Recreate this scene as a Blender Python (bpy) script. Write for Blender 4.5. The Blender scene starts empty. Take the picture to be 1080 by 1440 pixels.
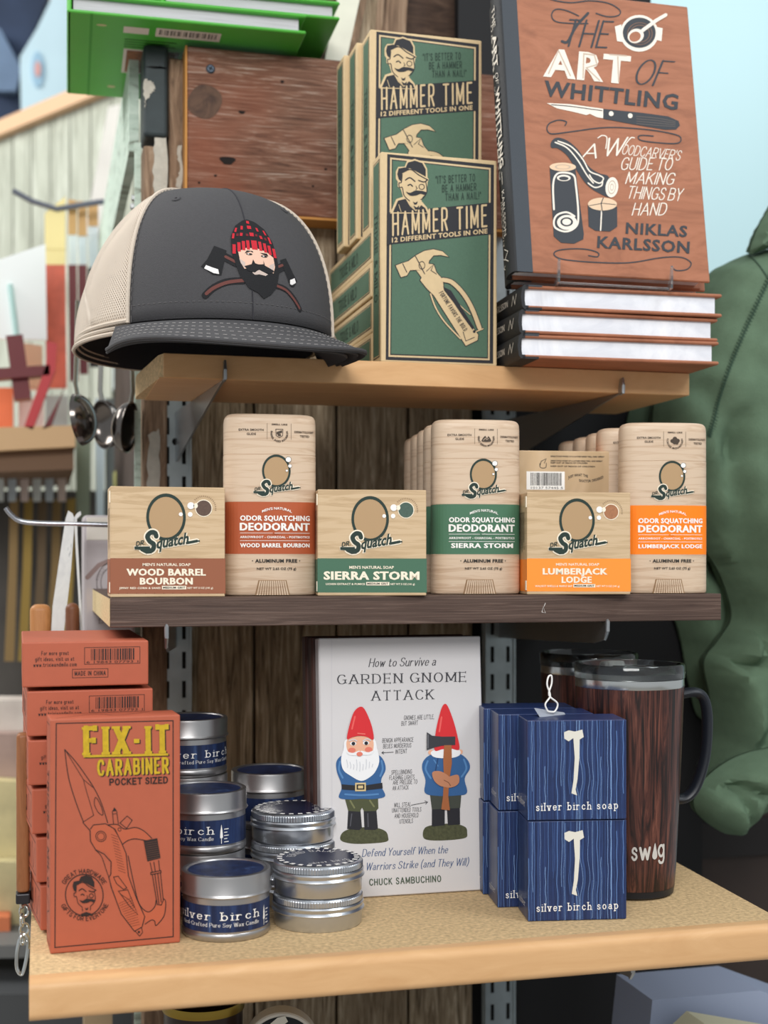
import bpy, bmesh, math, random
import numpy as np
from mathutils import Vector, Matrix
from mathutils.geometry import tessellate_polygon
random.seed(7)
S = bpy.context.scene
COL = S.collection
# ------------------------------------------------------------------ camera, light, exposure
H = 1.35                                   # eye height above the shop floor
F, CX, HY = 1865.0, 540.0, 790.0           # focal length and principal point in 1080x1440 pixels
YAW = math.atan(480.0 / F)
SN, CS = math.sin(YAW), math.cos(YAW)
cam_d = bpy.data.cameras.new('camera')
cam = bpy.data.objects.new('camera', cam_d); COL.objects.link(cam)
cam.location = (0, 0, H); cam.rotation_euler = (math.pi / 2, 0, -YAW)
cam_d.sensor_fit = 'HORIZONTAL'; cam_d.sensor_width = 36.0
cam_d.lens = F / 1080 * 36.0
cam_d.shift_y = (HY - 720.0) / 1080.0
cam_d.clip_start = 0.02
cam_d.dof.use_dof = True; cam_d.dof.focus_distance = 0.93; cam_d.dof.aperture_fstop = 9.0
S.camera = cam
S.view_settings.view_transform = 'Standard'
S.view_settings.look = 'None'
S.view_settings.exposure = 0.0
S.view_settings.gamma = 1.0
S.view_settings.use_curve_mapping = False

world = bpy.data.worlds.new('shop_ambient'); S.world = world
world.use_nodes = True
bg = world.node_tree.nodes['Background']
bg.inputs[0].default_value = (0.92, 0.97, 1.0, 1); bg.inputs[1].default_value = 0.52


def area(name, loc, target, sx, sy, power, color=(1, 1, 1)):
    l = bpy.data.lights.new(name, 'AREA'); l.shape = 'RECTANGLE'; l.size = sx; l.size_y = sy
    l.energy = power; l.color = color
    o = bpy.data.objects.new(name, l); COL.objects.link(o)
    o.location = loc
    o.rotation_euler = (Vector(target) - Vector(loc)).to_track_quat('-Z', 'Y').to_euler()
    return o


area('ceiling_lamp', (-0.35, -1.05, H + 1.15), (0.25, 1.1, H - .08), 1.3, 0.7, 39, (1.0, 0.985, 0.965))
area('ceiling_lamp', (1.3, -0.1, H + 1.6), (0.4, 1.2, H), 0.7, 0.7, 13, (0.94, 0.98, 1.0))
area('ceiling_lamp', (-1.6, 2.0, H + 1.6), (-0.6, 2.6, H), 1.2, 1.2, 60, (1.0, 0.99, 0.96))
area('ceiling_lamp', (1.3, 1.75, H + 1.3), (1.0, 2.3, H + 0.3), 0.9, 0.5, 6, (0.95, 1.0, 1.0))


def P(u, v, Y):
    """photo pixel -> point on the plane at depth Y"""
    t = (u - CX) / F
    k = Y / (CS - SN * t)
    return Vector((k * (SN + CS * t), Y, H + k * (HY - v) / F))


def PZ(u, v, z):
    """photo pixel -> point on the level plane z (above the floor)"""
    t = (u - CX) / F
    k = (z - H) * F / (HY - v)
    return Vector((k * (SN + CS * t), k * (CS - SN * t), z))


# ------------------------------------------------------------------ materials
def lin(c):
    r = []
    for x in c[:3]:
        x = x / 255.0
        r.append(x / 12.92 if x <= 0.04045 else ((x + 0.055) / 1.055) ** 2.4)
    return (*r, 1.0)


MATS = {}


def mat(name, c, rough=0.6, metal=0.0, var=0.0, vscale=60.0, bump=0.0, bscale=400.0, spec=0.4, trans=0.0, emit=0):
    key = name
    if key in MATS: return MATS[key]
    m = bpy.data.materials.new(name); m.use_nodes = True
    nt = m.node_tree; b = nt.nodes['Principled BSDF']
    b.inputs['Base Color'].default_value = lin(c)
    b.inputs['Roughness'].default_value = rough; b.inputs['Metallic'].default_value = metal
    b.inputs['Specular IOR Level'].default_value = spec
    b.inputs['Transmission Weight'].default_value = trans
    if var > 0:
        tc = nt.nodes.new('ShaderNodeTexCoord'); n = nt.nodes.new('ShaderNodeTexNoise')
        n.inputs['Scale'].default_value = vscale; n.inputs['Detail'].default_value = 4
        r = nt.nodes.new('ShaderNodeMix'); r.data_type = 'RGBA'
        r.inputs[6].default_value = lin([x * (1 - var) for x in c]); r.inputs[7].default_value = lin([min(255, x * (1 + var)) for x in c])
        nt.links.new(tc.outputs['Object'], n.inputs['Vector']); nt.links.new(n.outputs['Fac'], r.inputs[0])
        nt.links.new(r.outputs[2], b.inputs['Base Color'])
    if bump > 0:
        tc = nt.nodes.new('ShaderNodeTexCoord'); n = nt.nodes.new('ShaderNodeTexNoise')
        n.inputs['Scale'].default_value = bscale; n.inputs['Detail'].default_value = 3
        bp = nt.nodes.new('ShaderNodeBump'); bp.inputs['Strength'].default_value = bump; bp.inputs['Distance'].default_value = 0.002
        nt.links.new(tc.outputs['Object'], n.inputs['Vector']); nt.links.new(n.outputs['Fac'], bp.inputs['Height'])
        nt.links.new(bp.outputs['Normal'], b.inputs['Normal'])
    MATS[key] = m
    return m


def wood(name, stops, scale=(1, 1, 1), detail=8.0, dist=1.5, rough=0.75, bump=0.25, freq=6.0, spec=0.3, patch=None):
    """streaky timber: stretched noise through a colour ramp; stops = [(pos, rgb)...]"""
    if name in MATS: return MATS[name]
    m = bpy.data.materials.new(name); m.use_nodes = True
    nt = m.node_tree; b = nt.nodes['Principled BSDF']; L = nt.links.new
    tc = nt.nodes.new('ShaderNodeTexCoord'); mp = nt.nodes.new('ShaderNodeMapping')
    mp.inputs['Scale'].default_value = scale
    n = nt.nodes.new('ShaderNodeTexNoise'); n.inputs['Scale'].default_value = freq
    n.inputs['Detail'].default_value = detail; n.inputs['Distortion'].default_value = dist; n.inputs['Roughness'].default_value = 0.65
    r = nt.nodes.new('ShaderNodeValToRGB')
    while len(r.color_ramp.elements) < len(stops): r.color_ramp.elements.new(0.5)
    for e, (p, c) in zip(r.color_ramp.elements, stops):
        e.position = p; e.color = lin(c)
    L(tc.outputs['Object'], mp.inputs['Vector']); L(mp.outputs['Vector'], n.inputs['Vector'])
    L(n.outputs['Fac'], r.inputs['Fac']); L(r.outputs['Color'], b.inputs['Base Color'])
    if patch:
        pc, ps, pa = patch
        n2 = nt.nodes.new('ShaderNodeTexNoise'); n2.inputs['Scale'].default_value = ps; n2.inputs['Detail'].default_value = 3
        rr = nt.nodes.new('ShaderNodeMapRange'); rr.inputs[1].default_value = .42; rr.inputs[2].default_value = .66; rr.inputs[4].default_value = pa
        mx = nt.nodes.new('ShaderNodeMix'); mx.data_type = 'RGBA'; mx.blend_type = 'MIX'; mx.inputs[7].default_value = lin(pc)
        L(tc.outputs['Object'], n2.inputs['Vector']); L(n2.outputs['Fac'], rr.inputs[0]); L(rr.outputs[0], mx.inputs[0])
        L(r.outputs['Color'], mx.inputs[6]); L(mx.outputs[2], b.inputs['Base Color'])
    b.inputs['Roughness'].default_value = rough; b.inputs['Specular IOR Level'].default_value = spec
    if bump:
        bp = nt.nodes.new('ShaderNodeBump'); bp.inputs['Strength'].default_value = bump; bp.inputs['Distance'].default_value = 0.003
        L(n.outputs['Fac'], bp.inputs['Height']); L(bp.outputs['Normal'], b.inputs['Normal'])
    MATS[name] = m
    return m


def ink(r, g, b, rough=0.6, spec=0.35):
    return mat('ink_%02x%02x%02x' % (r, g, b), (r, g, b), rough, spec=spec)


# ------------------------------------------------------------------ meshes and objects
class MB:
    def __init__(s): s.v = []; s.f = []; s.m = []; s.mats = []; s.uv = None

    def mi(s, m):
        if m not in s.mats: s.mats.append(m)
        return s.mats.index(m)

    def add(s, vs, fs, m):
        o = len(s.v); s.v += [tuple(x) for x in vs]
        k = s.mi(m)
        for f in fs: s.f.append([i + o for i in f]); s.m.append(k)
        return s

    def box(s, lo, hi, m):
        x0, y0, z0 = lo; x1, y1, z1 = hi
        vs = [(x0, y0, z0), (x1, y0, z0), (x1, y1, z0), (x0, y1, z0), (x0, y0, z1), (x1, y0, z1), (x1, y1, z1), (x0, y1, z1)]
        return s.add(vs, [[3, 2, 1, 0], [4, 5, 6, 7], [0, 1, 5, 4], [1, 2, 6, 5], [2, 3, 7, 6], [3, 0, 4, 7]], m)

    def rbox(s, lo, hi, r, m, seg=2):
        bm = bmesh.new(); bmesh.ops.create_cube(bm, size=1)
        for v in bm.verts:
            v.co = Vector([lo[i] + (v.co[i] + .5) * (hi[i] - lo[i]) for i in range(3)])
        bmesh.ops.bevel(bm, geom=bm.edges[:], offset=r, segments=seg, profile=.5, affect='EDGES')
        bm.verts.index_update()
        s.add([v.co.copy() for v in bm.verts], [[v.index for v in f.verts] for f in bm.faces], m); bm.free()
        return s

    def prism(s, poly, fn, a, b, m, ends=True):
        """extrude 2-D polygon: fn(x, y, t) -> 3-D, from t=a to t=b"""
        n = len(poly)
        vs = [fn(x, y, a) for x, y in poly] + [fn(x, y, b) for x, y in poly]
        fs = [[i, (i + 1) % n, n + (i + 1) % n, n + i] for i in range(n)]
        if ends:
            t = tessellate_polygon([[Vector((x, y, 0)) for x, y in poly]])
            fs += [list(x) for x in t] + [[n + x for x in reversed(y)] for y in t]
        return s.add(vs, fs, m)

    def lathe(s, prof, m, n=48, c=(0, 0, 0), a0=0.0, a1=2 * math.pi):
        full = abs(a1 - a0 - 2 * math.pi) < 1e-6
        k = n if full else n + 1
        vs = []; fs = []
        for i in range(k):
            a = a0 + (a1 - a0) * i / n
            for r, z in prof: vs.append((c[0] + r * math.cos(a), c[1] + r * math.sin(a), c[2] + z))
        q = len(prof)
        for i in range(n):
            j = (i + 1) % k
            for t in range(q - 1): fs.append([i * q + t, j * q + t, j * q + t + 1, i * q + t + 1])
        return s.add(vs, fs, m)

    def loft(s, rings, m, cap=True, closed=True):
        n = len(rings[0]); vs = [p for r in rings for p in r]; fs = []
        for i in range(len(rings) - 1):
            for j in range(n if closed else n - 1):
                k = (j + 1) % n
                fs.append([i * n + j, i * n + k, (i + 1) * n + k, (i + 1) * n + j])
        if cap:
            fs.append(list(range(n))[::-1]); fs.append([(len(rings) - 1) * n + j for j in range(n)])
        return s.add(vs, fs, m)

    def tube(s, path, r, m, n=10, cap=True, flat=None):
        path = [Vector(p) for p in path]; rings = []
        rr = r if isinstance(r, (list, tuple)) else [r] * len(path)
        up = None
        for i, p in enumerate(path):
            d = (path[min(i + 1, len(path) - 1)] - path[max(i - 1, 0)]).normalized()
            if up is None:
                up = Vector((0, 0, 1)) if abs(d.z) < .9 else Vector((1, 0, 0))
            a = d.cross(up)
            if a.length < 1e-6: a = d.orthogonal()
            a.normalize(); b = a.cross(d).normalized(); up = b
            fa = flat or (1, 1)
            rings.append([p + a * math.cos(2 * math.pi * k / n) * rr[i] * fa[0] + b * math.sin(2 * math.pi * k / n) * rr[i] * fa[1] for k in range(n)])
        return s.loft(rings, m, cap)

    def build(s, name, parent=None, smooth=False, loc=None, recalc=True, merge=False):
        me = bpy.data.meshes.new(name)
        me.from_pydata(s.v, [], s.f)
        for m in s.mats: me.materials.append(m)
        me.polygons.foreach_set('material_index', s.m)
        if recalc or merge:
            bm = bmesh.new(); bm.from_mesh(me)
            if merge: bmesh.ops.remove_doubles(bm, verts=bm.verts[:], dist=1e-6)
            bmesh.ops.recalc_face_normals(bm, faces=bm.faces[:])
            bm.to_mesh(me); bm.free()
        if smooth:
            me.polygons.foreach_set('use_smooth', [True] * len(me.polygons))
            try: me.set_sharp_from_angle(angle=math.radians(38))
            except Exception: pass
        o = bpy.data.objects.new(name, me); COL.objects.link(o)
        if parent: o.parent = parent
        if loc is not None: o.location = loc
        return o


def tag(o, label, cat, group=None, kind=None):
    if label: o['label'] = label
    if cat: o['category'] = cat
    if group: o['group'] = group
    if kind: o['kind'] = kind
    return o


def struct(o): o['kind'] = 'structure'; return o


def thing(name, label, cat, loc=(0, 0, 0), rz=0.0, group=None, tilt=None):
    o = bpy.data.objects.new(name, None); COL.objects.link(o)
    o.empty_display_size = .02
    o.location = loc; o.rotation_euler = (tilt or 0.0, 0, rz)
    return tag(o, label, cat, group)


def kids(o): return [x for x in COL.objects if x.parent == o]


def dup(root, loc, rz, label, group=None, scale=None):
    r = root.copy(); COL.objects.link(r); r.location = loc; r.rotation_euler = (root.rotation_euler[0], root.rotation_euler[1], rz)
    r['label'] = label
    if group: r['group'] = group
    if scale: r.scale = (scale, scale, scale)
    for ch in kids(root):
        c = ch.copy(); COL.objects.link(c); c.parent = r
        for g in kids(ch):
            d = g.copy(); COL.objects.link(d); d.parent = c
    return r


# ------------------------------------------------------------------ lettering and printed artwork
def catmull(pts, closed=False, k=6):
    n = len(pts); out = []
    if n < 3 and not closed: return list(pts)
    rng = range(n if closed else n - 1)
    for i in rng:
        g = (lambda j: pts[j % n]) if closed else (lambda j: pts[max(0, min(n - 1, j))])
        p0, p1, p2, p3 = g(i - 1), g(i), g(i + 1), g(i + 2)
        for q in range(k):
            t = q / k
            out.append(tuple(.5 * (2 * p1[a] + (p2[a] - p0[a]) * t + (2 * p0[a] - 5 * p1[a] + 4 * p2[a] - p3[a]) * t * t +
                                   (3 * p1[a] - p0[a] - 3 * p2[a] + p3[a]) * t ** 3) for a in range(len(p1))))
    if not closed: out.append(tuple(pts[-1]))
    return out


BB = '~0,.4 .12,.6 .3,.6 .42,.4 .42,.2 .3,.02 .12,.02 0,.2'
DB = '~.42,.4 .3,.6 .12,.6 0,.4 0,.2 .12,.02 .3,.02 .42,.2'
GL = {
    'A': '0,0 .36,1|.36,1 .72,0|.13,.34 .59,.34', 'B': '0,0 0,1|~0,1 .3,1 .5,.94 .55,.76 .5,.58 .3,.53 0,.53|~.0,.53 .3,.53 .53,.46 .6,.27 .53,.07 .3,0 0,0',
    'C': '~.64,.78 .55,.95 .36,1 .13,.9 0,.5 .13,.1 .36,0 .55,.05 .64,.22', 'D': '0,0 0,1|~0,1 .25,1 .52,.88 .64,.5 .52,.12 .25,0 0,0',
    'E': '0,0 0,1|0,1 .5,1|0,.52 .42,.52|0,0 .52,0', 'F': '0,0 0,1|0,1 .5,1|0,.52 .42,.52',
    'G': '~.64,.8 .55,.95 .36,1 .13,.9 0,.5 .13,.1 .36,0 .55,.05 .66,.15|.66,.1 .66,.45|.42,.45 .68,.45',
    'H': '0,0 0,1|.6,0 .6,1|0,.5 .6,.5', 'I': '0,0 0,1', 'J': '~.4,1 .4,.25 .33,.05 .18,0 .05,.06 0,.2', 'K': '0,0 0,1|.56,1 0,.42|.18,.58 .6,0',
    'L': '0,1 0,0|0,0 .5,0', 'M': '0,0 0,1|0,1 .38,.15|.38,.15 .76,1|.76,1 .76,0', 'N': '0,0 0,1|0,1 .62,0|.62,0 .62,1', 'O': 'o.34,.5 .34,.5',
    'P': '0,0 0,1|~0,1 .32,1 .54,.92 .58,.73 .54,.54 .32,.46 0,.46', 'Q': 'o.34,.5 .34,.5|.4,.22 .7,-.1',
    'R': '0,0 0,1|~0,1 .32,1 .54,.92 .58,.73 .54,.54 .32,.46 0,.46|.28,.46 .6,0',
    'S': '~.52,.82 .42,.96 .27,1 .1,.93 .04,.75 .13,.58 .4,.46 .54,.28 .47,.07 .27,0 .1,.04 0,.2', 'T': '.3,0 .3,1|0,1 .6,1',
    'U': '~0,1 0,.6 0,.3 .08,.08 .3,0 .52,.08 .6,.3 .6,.6 .6,1', 'V': '0,1 .33,0|.33,0 .66,1', 'W': '0,1 .22,0|.22,0 .45,.95|.45,.95 .68,0|.68,0 .9,1',
    'X': '0,0 .6,1|0,1 .6,0', 'Y': '0,1 .3,.48|.3,.48 .6,1|.3,.48 .3,0', 'Z': '0,1 .56,1|.56,1 0,0|0,0 .58,0',
    '1': '0,.8 .18,1|.18,1 .18,0', '2': '~0,.78 .1,.95 .28,1 .46,.92 .5,.72 .4,.5 0,0|0,0 .54,0', '-': '0,.45 .36,.45', '.': '0,0 0,.06', ',': '.05,.06 0,-.12',
    "'": '0,1 0,.78', '"': '0,1 0,.78|.14,1 .14,.78', '!': '0,1 0,.3|0,.06 0,0', '(': '~.2,1.1 .06,.8 0,.45 .06,.1 .2,-.2', ')': '~0,1.1 .14,.8 .2,.45 .14,.1 0,-.2',
    '&': '~.6,0 .15,.7 .2,.95 .35,.98 .42,.8 .1,.4 .05,.15 .2,0 .45,.1 .6,.4',
    'a': '~.05,.52 .16,.62 .32,.58 .38,.42 .38,.2 .38,.06 .46,0|~.38,.36 .15,.34 0,.2 .08,.02 .24,.02 .38,.16', 'b': '0,1 0,0|' + BB,
    'c': '~.4,.48 .3,.6 .16,.6 .02,.42 .02,.2 .16,.02 .3,.02 .42,.14', 'd': '.42,1 .42,0|' + DB,
    'e': '.02,.33 .42,.33|~.42,.33 .38,.55 .22,.62 .06,.54 0,.31 .06,.08 .22,0 .4,.12', 'f': '~.36,.92 .26,1 .14,.9 .12,.7 .12,.3 .12,0|0,.6 .3,.6',
    'g': '~.42,.42 .3,.6 .12,.6 0,.42 0,.26 .12,.08 .3,.08 .42,.26|~.42,.62 .42,.2 .42,-.1 .32,-.28 .12,-.28 .02,-.18', 'h': '0,1 0,0|~0,.4 .12,.58 .3,.6 .4,.44 .4,.2 .4,0',
    'i': '0,.62 0,0|0,.86 0,.92', 'k': '0,1 0,0|.36,.62 0,.22|.12,.34 .4,0', 'l': '0,1 0,0',
    'm': '0,.62 0,0|~0,.42 .1,.58 .24,.58 .3,.42 .3,.2 .3,0|~.3,.42 .4,.58 .54,.58 .6,.42 .6,.2 .6,0', 'n': '0,.62 0,0|~0,.4 .12,.58 .3,.6 .4,.44 .4,.2 .4,0',
    'o': 'o.22,.31 .22,.31', 'p': '0,.62 0,-.3|' + BB, 'q': '.42,.62 .42,-.3|' + DB, 'r': '0,.62 0,0|~0,.38 .1,.55 .22,.62 .34,.56',
    's': '~.34,.5 .26,.6 .14,.62 .03,.52 .06,.38 .28,.28 .36,.14 .26,.01 .12,0 0,.12', 't': '.12,.85 .12,.1|~.12,.15 .18,.01 .28,0 .36,.08|0,.62 .32,.62',
    'u': '~0,.62 0,.4 0,.16 .1,.02 .26,.02 .4,.2|.4,.62 .4,0', 'v': '0,.62 .2,0|.2,0 .4,.62', 'w': '0,.62 .15,0|.15,0 .3,.55|.3,.55 .45,0|.45,0 .6,.62',
    'x': '0,0 .4,.62|0,.62 .4,0', 'y': '0,.62 .2,0|~.4,.62 .2,0 .1,-.22 -.02,-.28', 'z': '0,.62 .36,.62|.36,.62 0,0|0,0 .38,0',
}


def ribbon(pts, wf, closed=False):
    """polyline -> quad strip; wf(direction) -> full width"""
    pts = [Vector(p) for p in pts]
    q = [pts[0]]
    for p in pts[1:]:
        if (p - q[-1]).length > 1e-6: q.append(p)
    if closed and len(q) > 2 and (q[0] - q[-1]).length < 1e-6: q.pop()
    n = len(q)
    if n < 2: return [], []
    vs = []; fs = []
    for i in range(n):
        a = q[i] - q[i - 1] if (i > 0 or closed) else q[1] - q[0]
        b = q[(i + 1) % n] - q[i] if (i < n - 1 or closed) else a
        a = a.normalized(); b = b.normalized(); d = a + b
        if d.length < .3: d = b
        d = d.normalized(); nn = Vector((-d.y, d.x))
        w = wf(d) * .5 / max(.55, abs(nn.dot(Vector((-b.y, b.x)))))
        vs += [q[i] + nn * w, q[i] - nn * w]
    for i in range(n if closed else n - 1):
        j = (i + 1) % n
        fs.append([2 * i, 2 * i + 1, 2 * j + 1, 2 * j])
    return vs, fs


def stroke_text(s, wt=.12, contrast=1.0, serif=0.0, gap=.2, sx=1.0, shear=0.0, space=.4, round_=True, dy=None):
    """lettering drawn with a pen: returns verts, faces, width at cap height 1"""
    V = []; Fc = []; Z = []; x = wt * .5
    thin = wt * contrast

    def put(vs, fs):
        o = len(V); Z.extend([(Z[-1] + 1) % 6 if Z else 0] * len(vs))
        V.extend(vs); Fc.extend([[i + o for i in f] for f in fs])
    for ch in s:
        if ch == ' ': x += space; continue
        g = GL.get(ch)
        if g is None: x += .3; continue
        mx = 0
        for st in g.split('|'):
            if st[0] == 'o':
                a, b = st[1:].split(); cx, cy = map(float, a.split(',')); rx, ry = map(float, b.split(','))
                pts = [(cx + rx * math.cos(t * math.pi / 10), cy + ry * math.sin(t * math.pi / 10)) for t in range(20)]; cl = True; sm = True
            else:
                sm = st[0] == '~'; pts = [tuple(map(float, k.split(','))) for k in st.lstrip('~').split()]; cl = False
                if sm: pts = catmull(pts, k=4)
            pts = [(px * sx, py) for px, py in pts]
            mx = max(mx, max(p[0] for p in pts))
            pts = [(p[0] + x, p[1]) for p in pts]
            vs, fs = ribbon(pts, lambda d: thin + (wt - thin) * abs(d.y) ** 1.5, cl)
            put(vs, fs)
            if not cl:
                for e, nb in ((pts[0], pts[1]), (pts[-1], pts[-2])):
                    dx, dyy = e[0] - nb[0], e[1] - nb[1]
                    if serif > 0 and abs(pts[0][1] - pts[-1][1]) + abs(pts[0][0] - pts[-1][0]) < .12: continue
                    if serif > 0 and abs(dyy) > abs(dx) * .8 and not (sm and abs(e[1] - .62) > .05 and abs(e[1]) > .02 and abs(e[1] - 1) > .02):
                        hw = serif + wt * .5; th = min(max(thin, .05) * .5, .05)
                        put([Vector((e[0] - hw, e[1] - th)), Vector((e[0] + hw, e[1] - th)), Vector((e[0] + hw, e[1] + th)), Vector((e[0] - hw, e[1] + th))], [[0, 1, 2, 3]])
                    elif serif > 0 and abs(dx) > abs(dyy) and ch in 'EFTLZ':
                        hw = thin * .6; th = .11
                        put([Vector((e[0] - hw, e[1] - th)), Vector((e[0] + hw, e[1] - th)), Vector((e[0] + hw, e[1] + th)), Vector((e[0] - hw, e[1] + th))], [[0, 1, 2, 3]])
                    elif round_:
                        rw = wt * .5 if abs(dyy) > abs(dx) else thin * .5
                        put([Vector((e[0] + rw * math.cos(t * math.pi / 4), e[1] + rw * math.sin(t * math.pi / 4))) for t in range(8)], [list(range(8))])
        x += mx + gap + wt
    W = x - gap - wt * .5
    V = [Vector((p[0] + shear * p[1], p[1], z)) for p, z in zip(V, Z)]
    return V, Fc, W


_FC = {}


def sans_text(s, bold=0.0, spacing=1.0):
    key = (s, bold, spacing)
    if key in _FC: return _FC[key]
    if bold > .029:                         # heavier weight: the same letters laid three times, slightly apart
        V, Fc, W = sans_text(s, .026, spacing); d = (bold - .026) * 1.2; vs = []; fs = []
        for n, k in enumerate((-d, d, 0)):
            fs += [[i + len(vs) for i in f] for f in Fc]; vs += [Vector((v.x + k + d, v.y, (v.z % 2) + 2 * n)) for v in V]
        _FC[key] = (vs, fs, W + 2 * d)
        return _FC[key]
    c = bpy.data.curves.new('lettering', 'FONT'); c.body = s; c.size = 1.0; c.offset = bold; c.resolution_u = 2
    c.space_character = spacing; c.fill_mode = 'FRONT'; c.dimensions = '2D'
    o = bpy.data.objects.new('lettering', c); COL.objects.link(o)
    dg = bpy.context.evaluated_depsgraph_get(); dg.update()
    me = bpy.data.meshes.new_from_object(o.evaluated_get(dg))
    vs = [Vector((v.co.x, v.co.y)) for v in me.vertices]; fs = [list(p.vertices) for p in me.polygons]
    bpy.data.objects.remove(o); bpy.data.curves.remove(c); bpy.data.meshes.remove(me)
    k = 1 / .727
    x0 = min([v.x for v in vs] or [0]); x1 = max([v.x for v in vs] or [1])
    root = list(range(len(vs)))

    def find(i):
        while root[i] != i: root[i] = root[root[i]]; i = root[i]
        return i
    for f in fs:
        for i in f[1:]: root[find(i)] = find(f[0])
    ids = sorted({find(i) for i in range(len(vs))}, key=lambda r_: min(vs[i].x for i in range(len(vs)) if find(i) == r_))
    rank = {r_: n % 4 for n, r_ in enumerate(ids)}
    vs = [Vector(((v.x - x0) * k, v.y * k, rank[find(i)])) for i, v in enumerate(vs)]
    _FC[key] = (vs, fs, (x1 - x0) * k)
    return _FC[key]


SERIF = dict(wt=.12, contrast=.4, serif=.09, gap=.26, round_=False)
ITAL = dict(wt=.10, contrast=.55, serif=.0, gap=.10, shear=.22, sx=.85, space=.3)
TYPE = dict(wt=.075, contrast=.9, serif=.1, gap=.3, space=.55)
SCRIPT = dict(wt=.10, contrast=.75, gap=.14, shear=.3, space=.3)


def sans_italic(s, bold, shear):
    V, Fc, W = sans_text(s, bold)
    return [Vector((v.x + shear * v.y, v.y, v.z)) for v in V], Fc, W


def lay(s, style):
    if isinstance(style, tuple): return sans_italic(s, *style)
    if style is None or isinstance(style, (int, float)):
        return sans_text(s, style or 0.0, 1.09 if (style or 0) > .025 else 1.0)
    st = dict(style)
    return stroke_text(s, **st)


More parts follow.
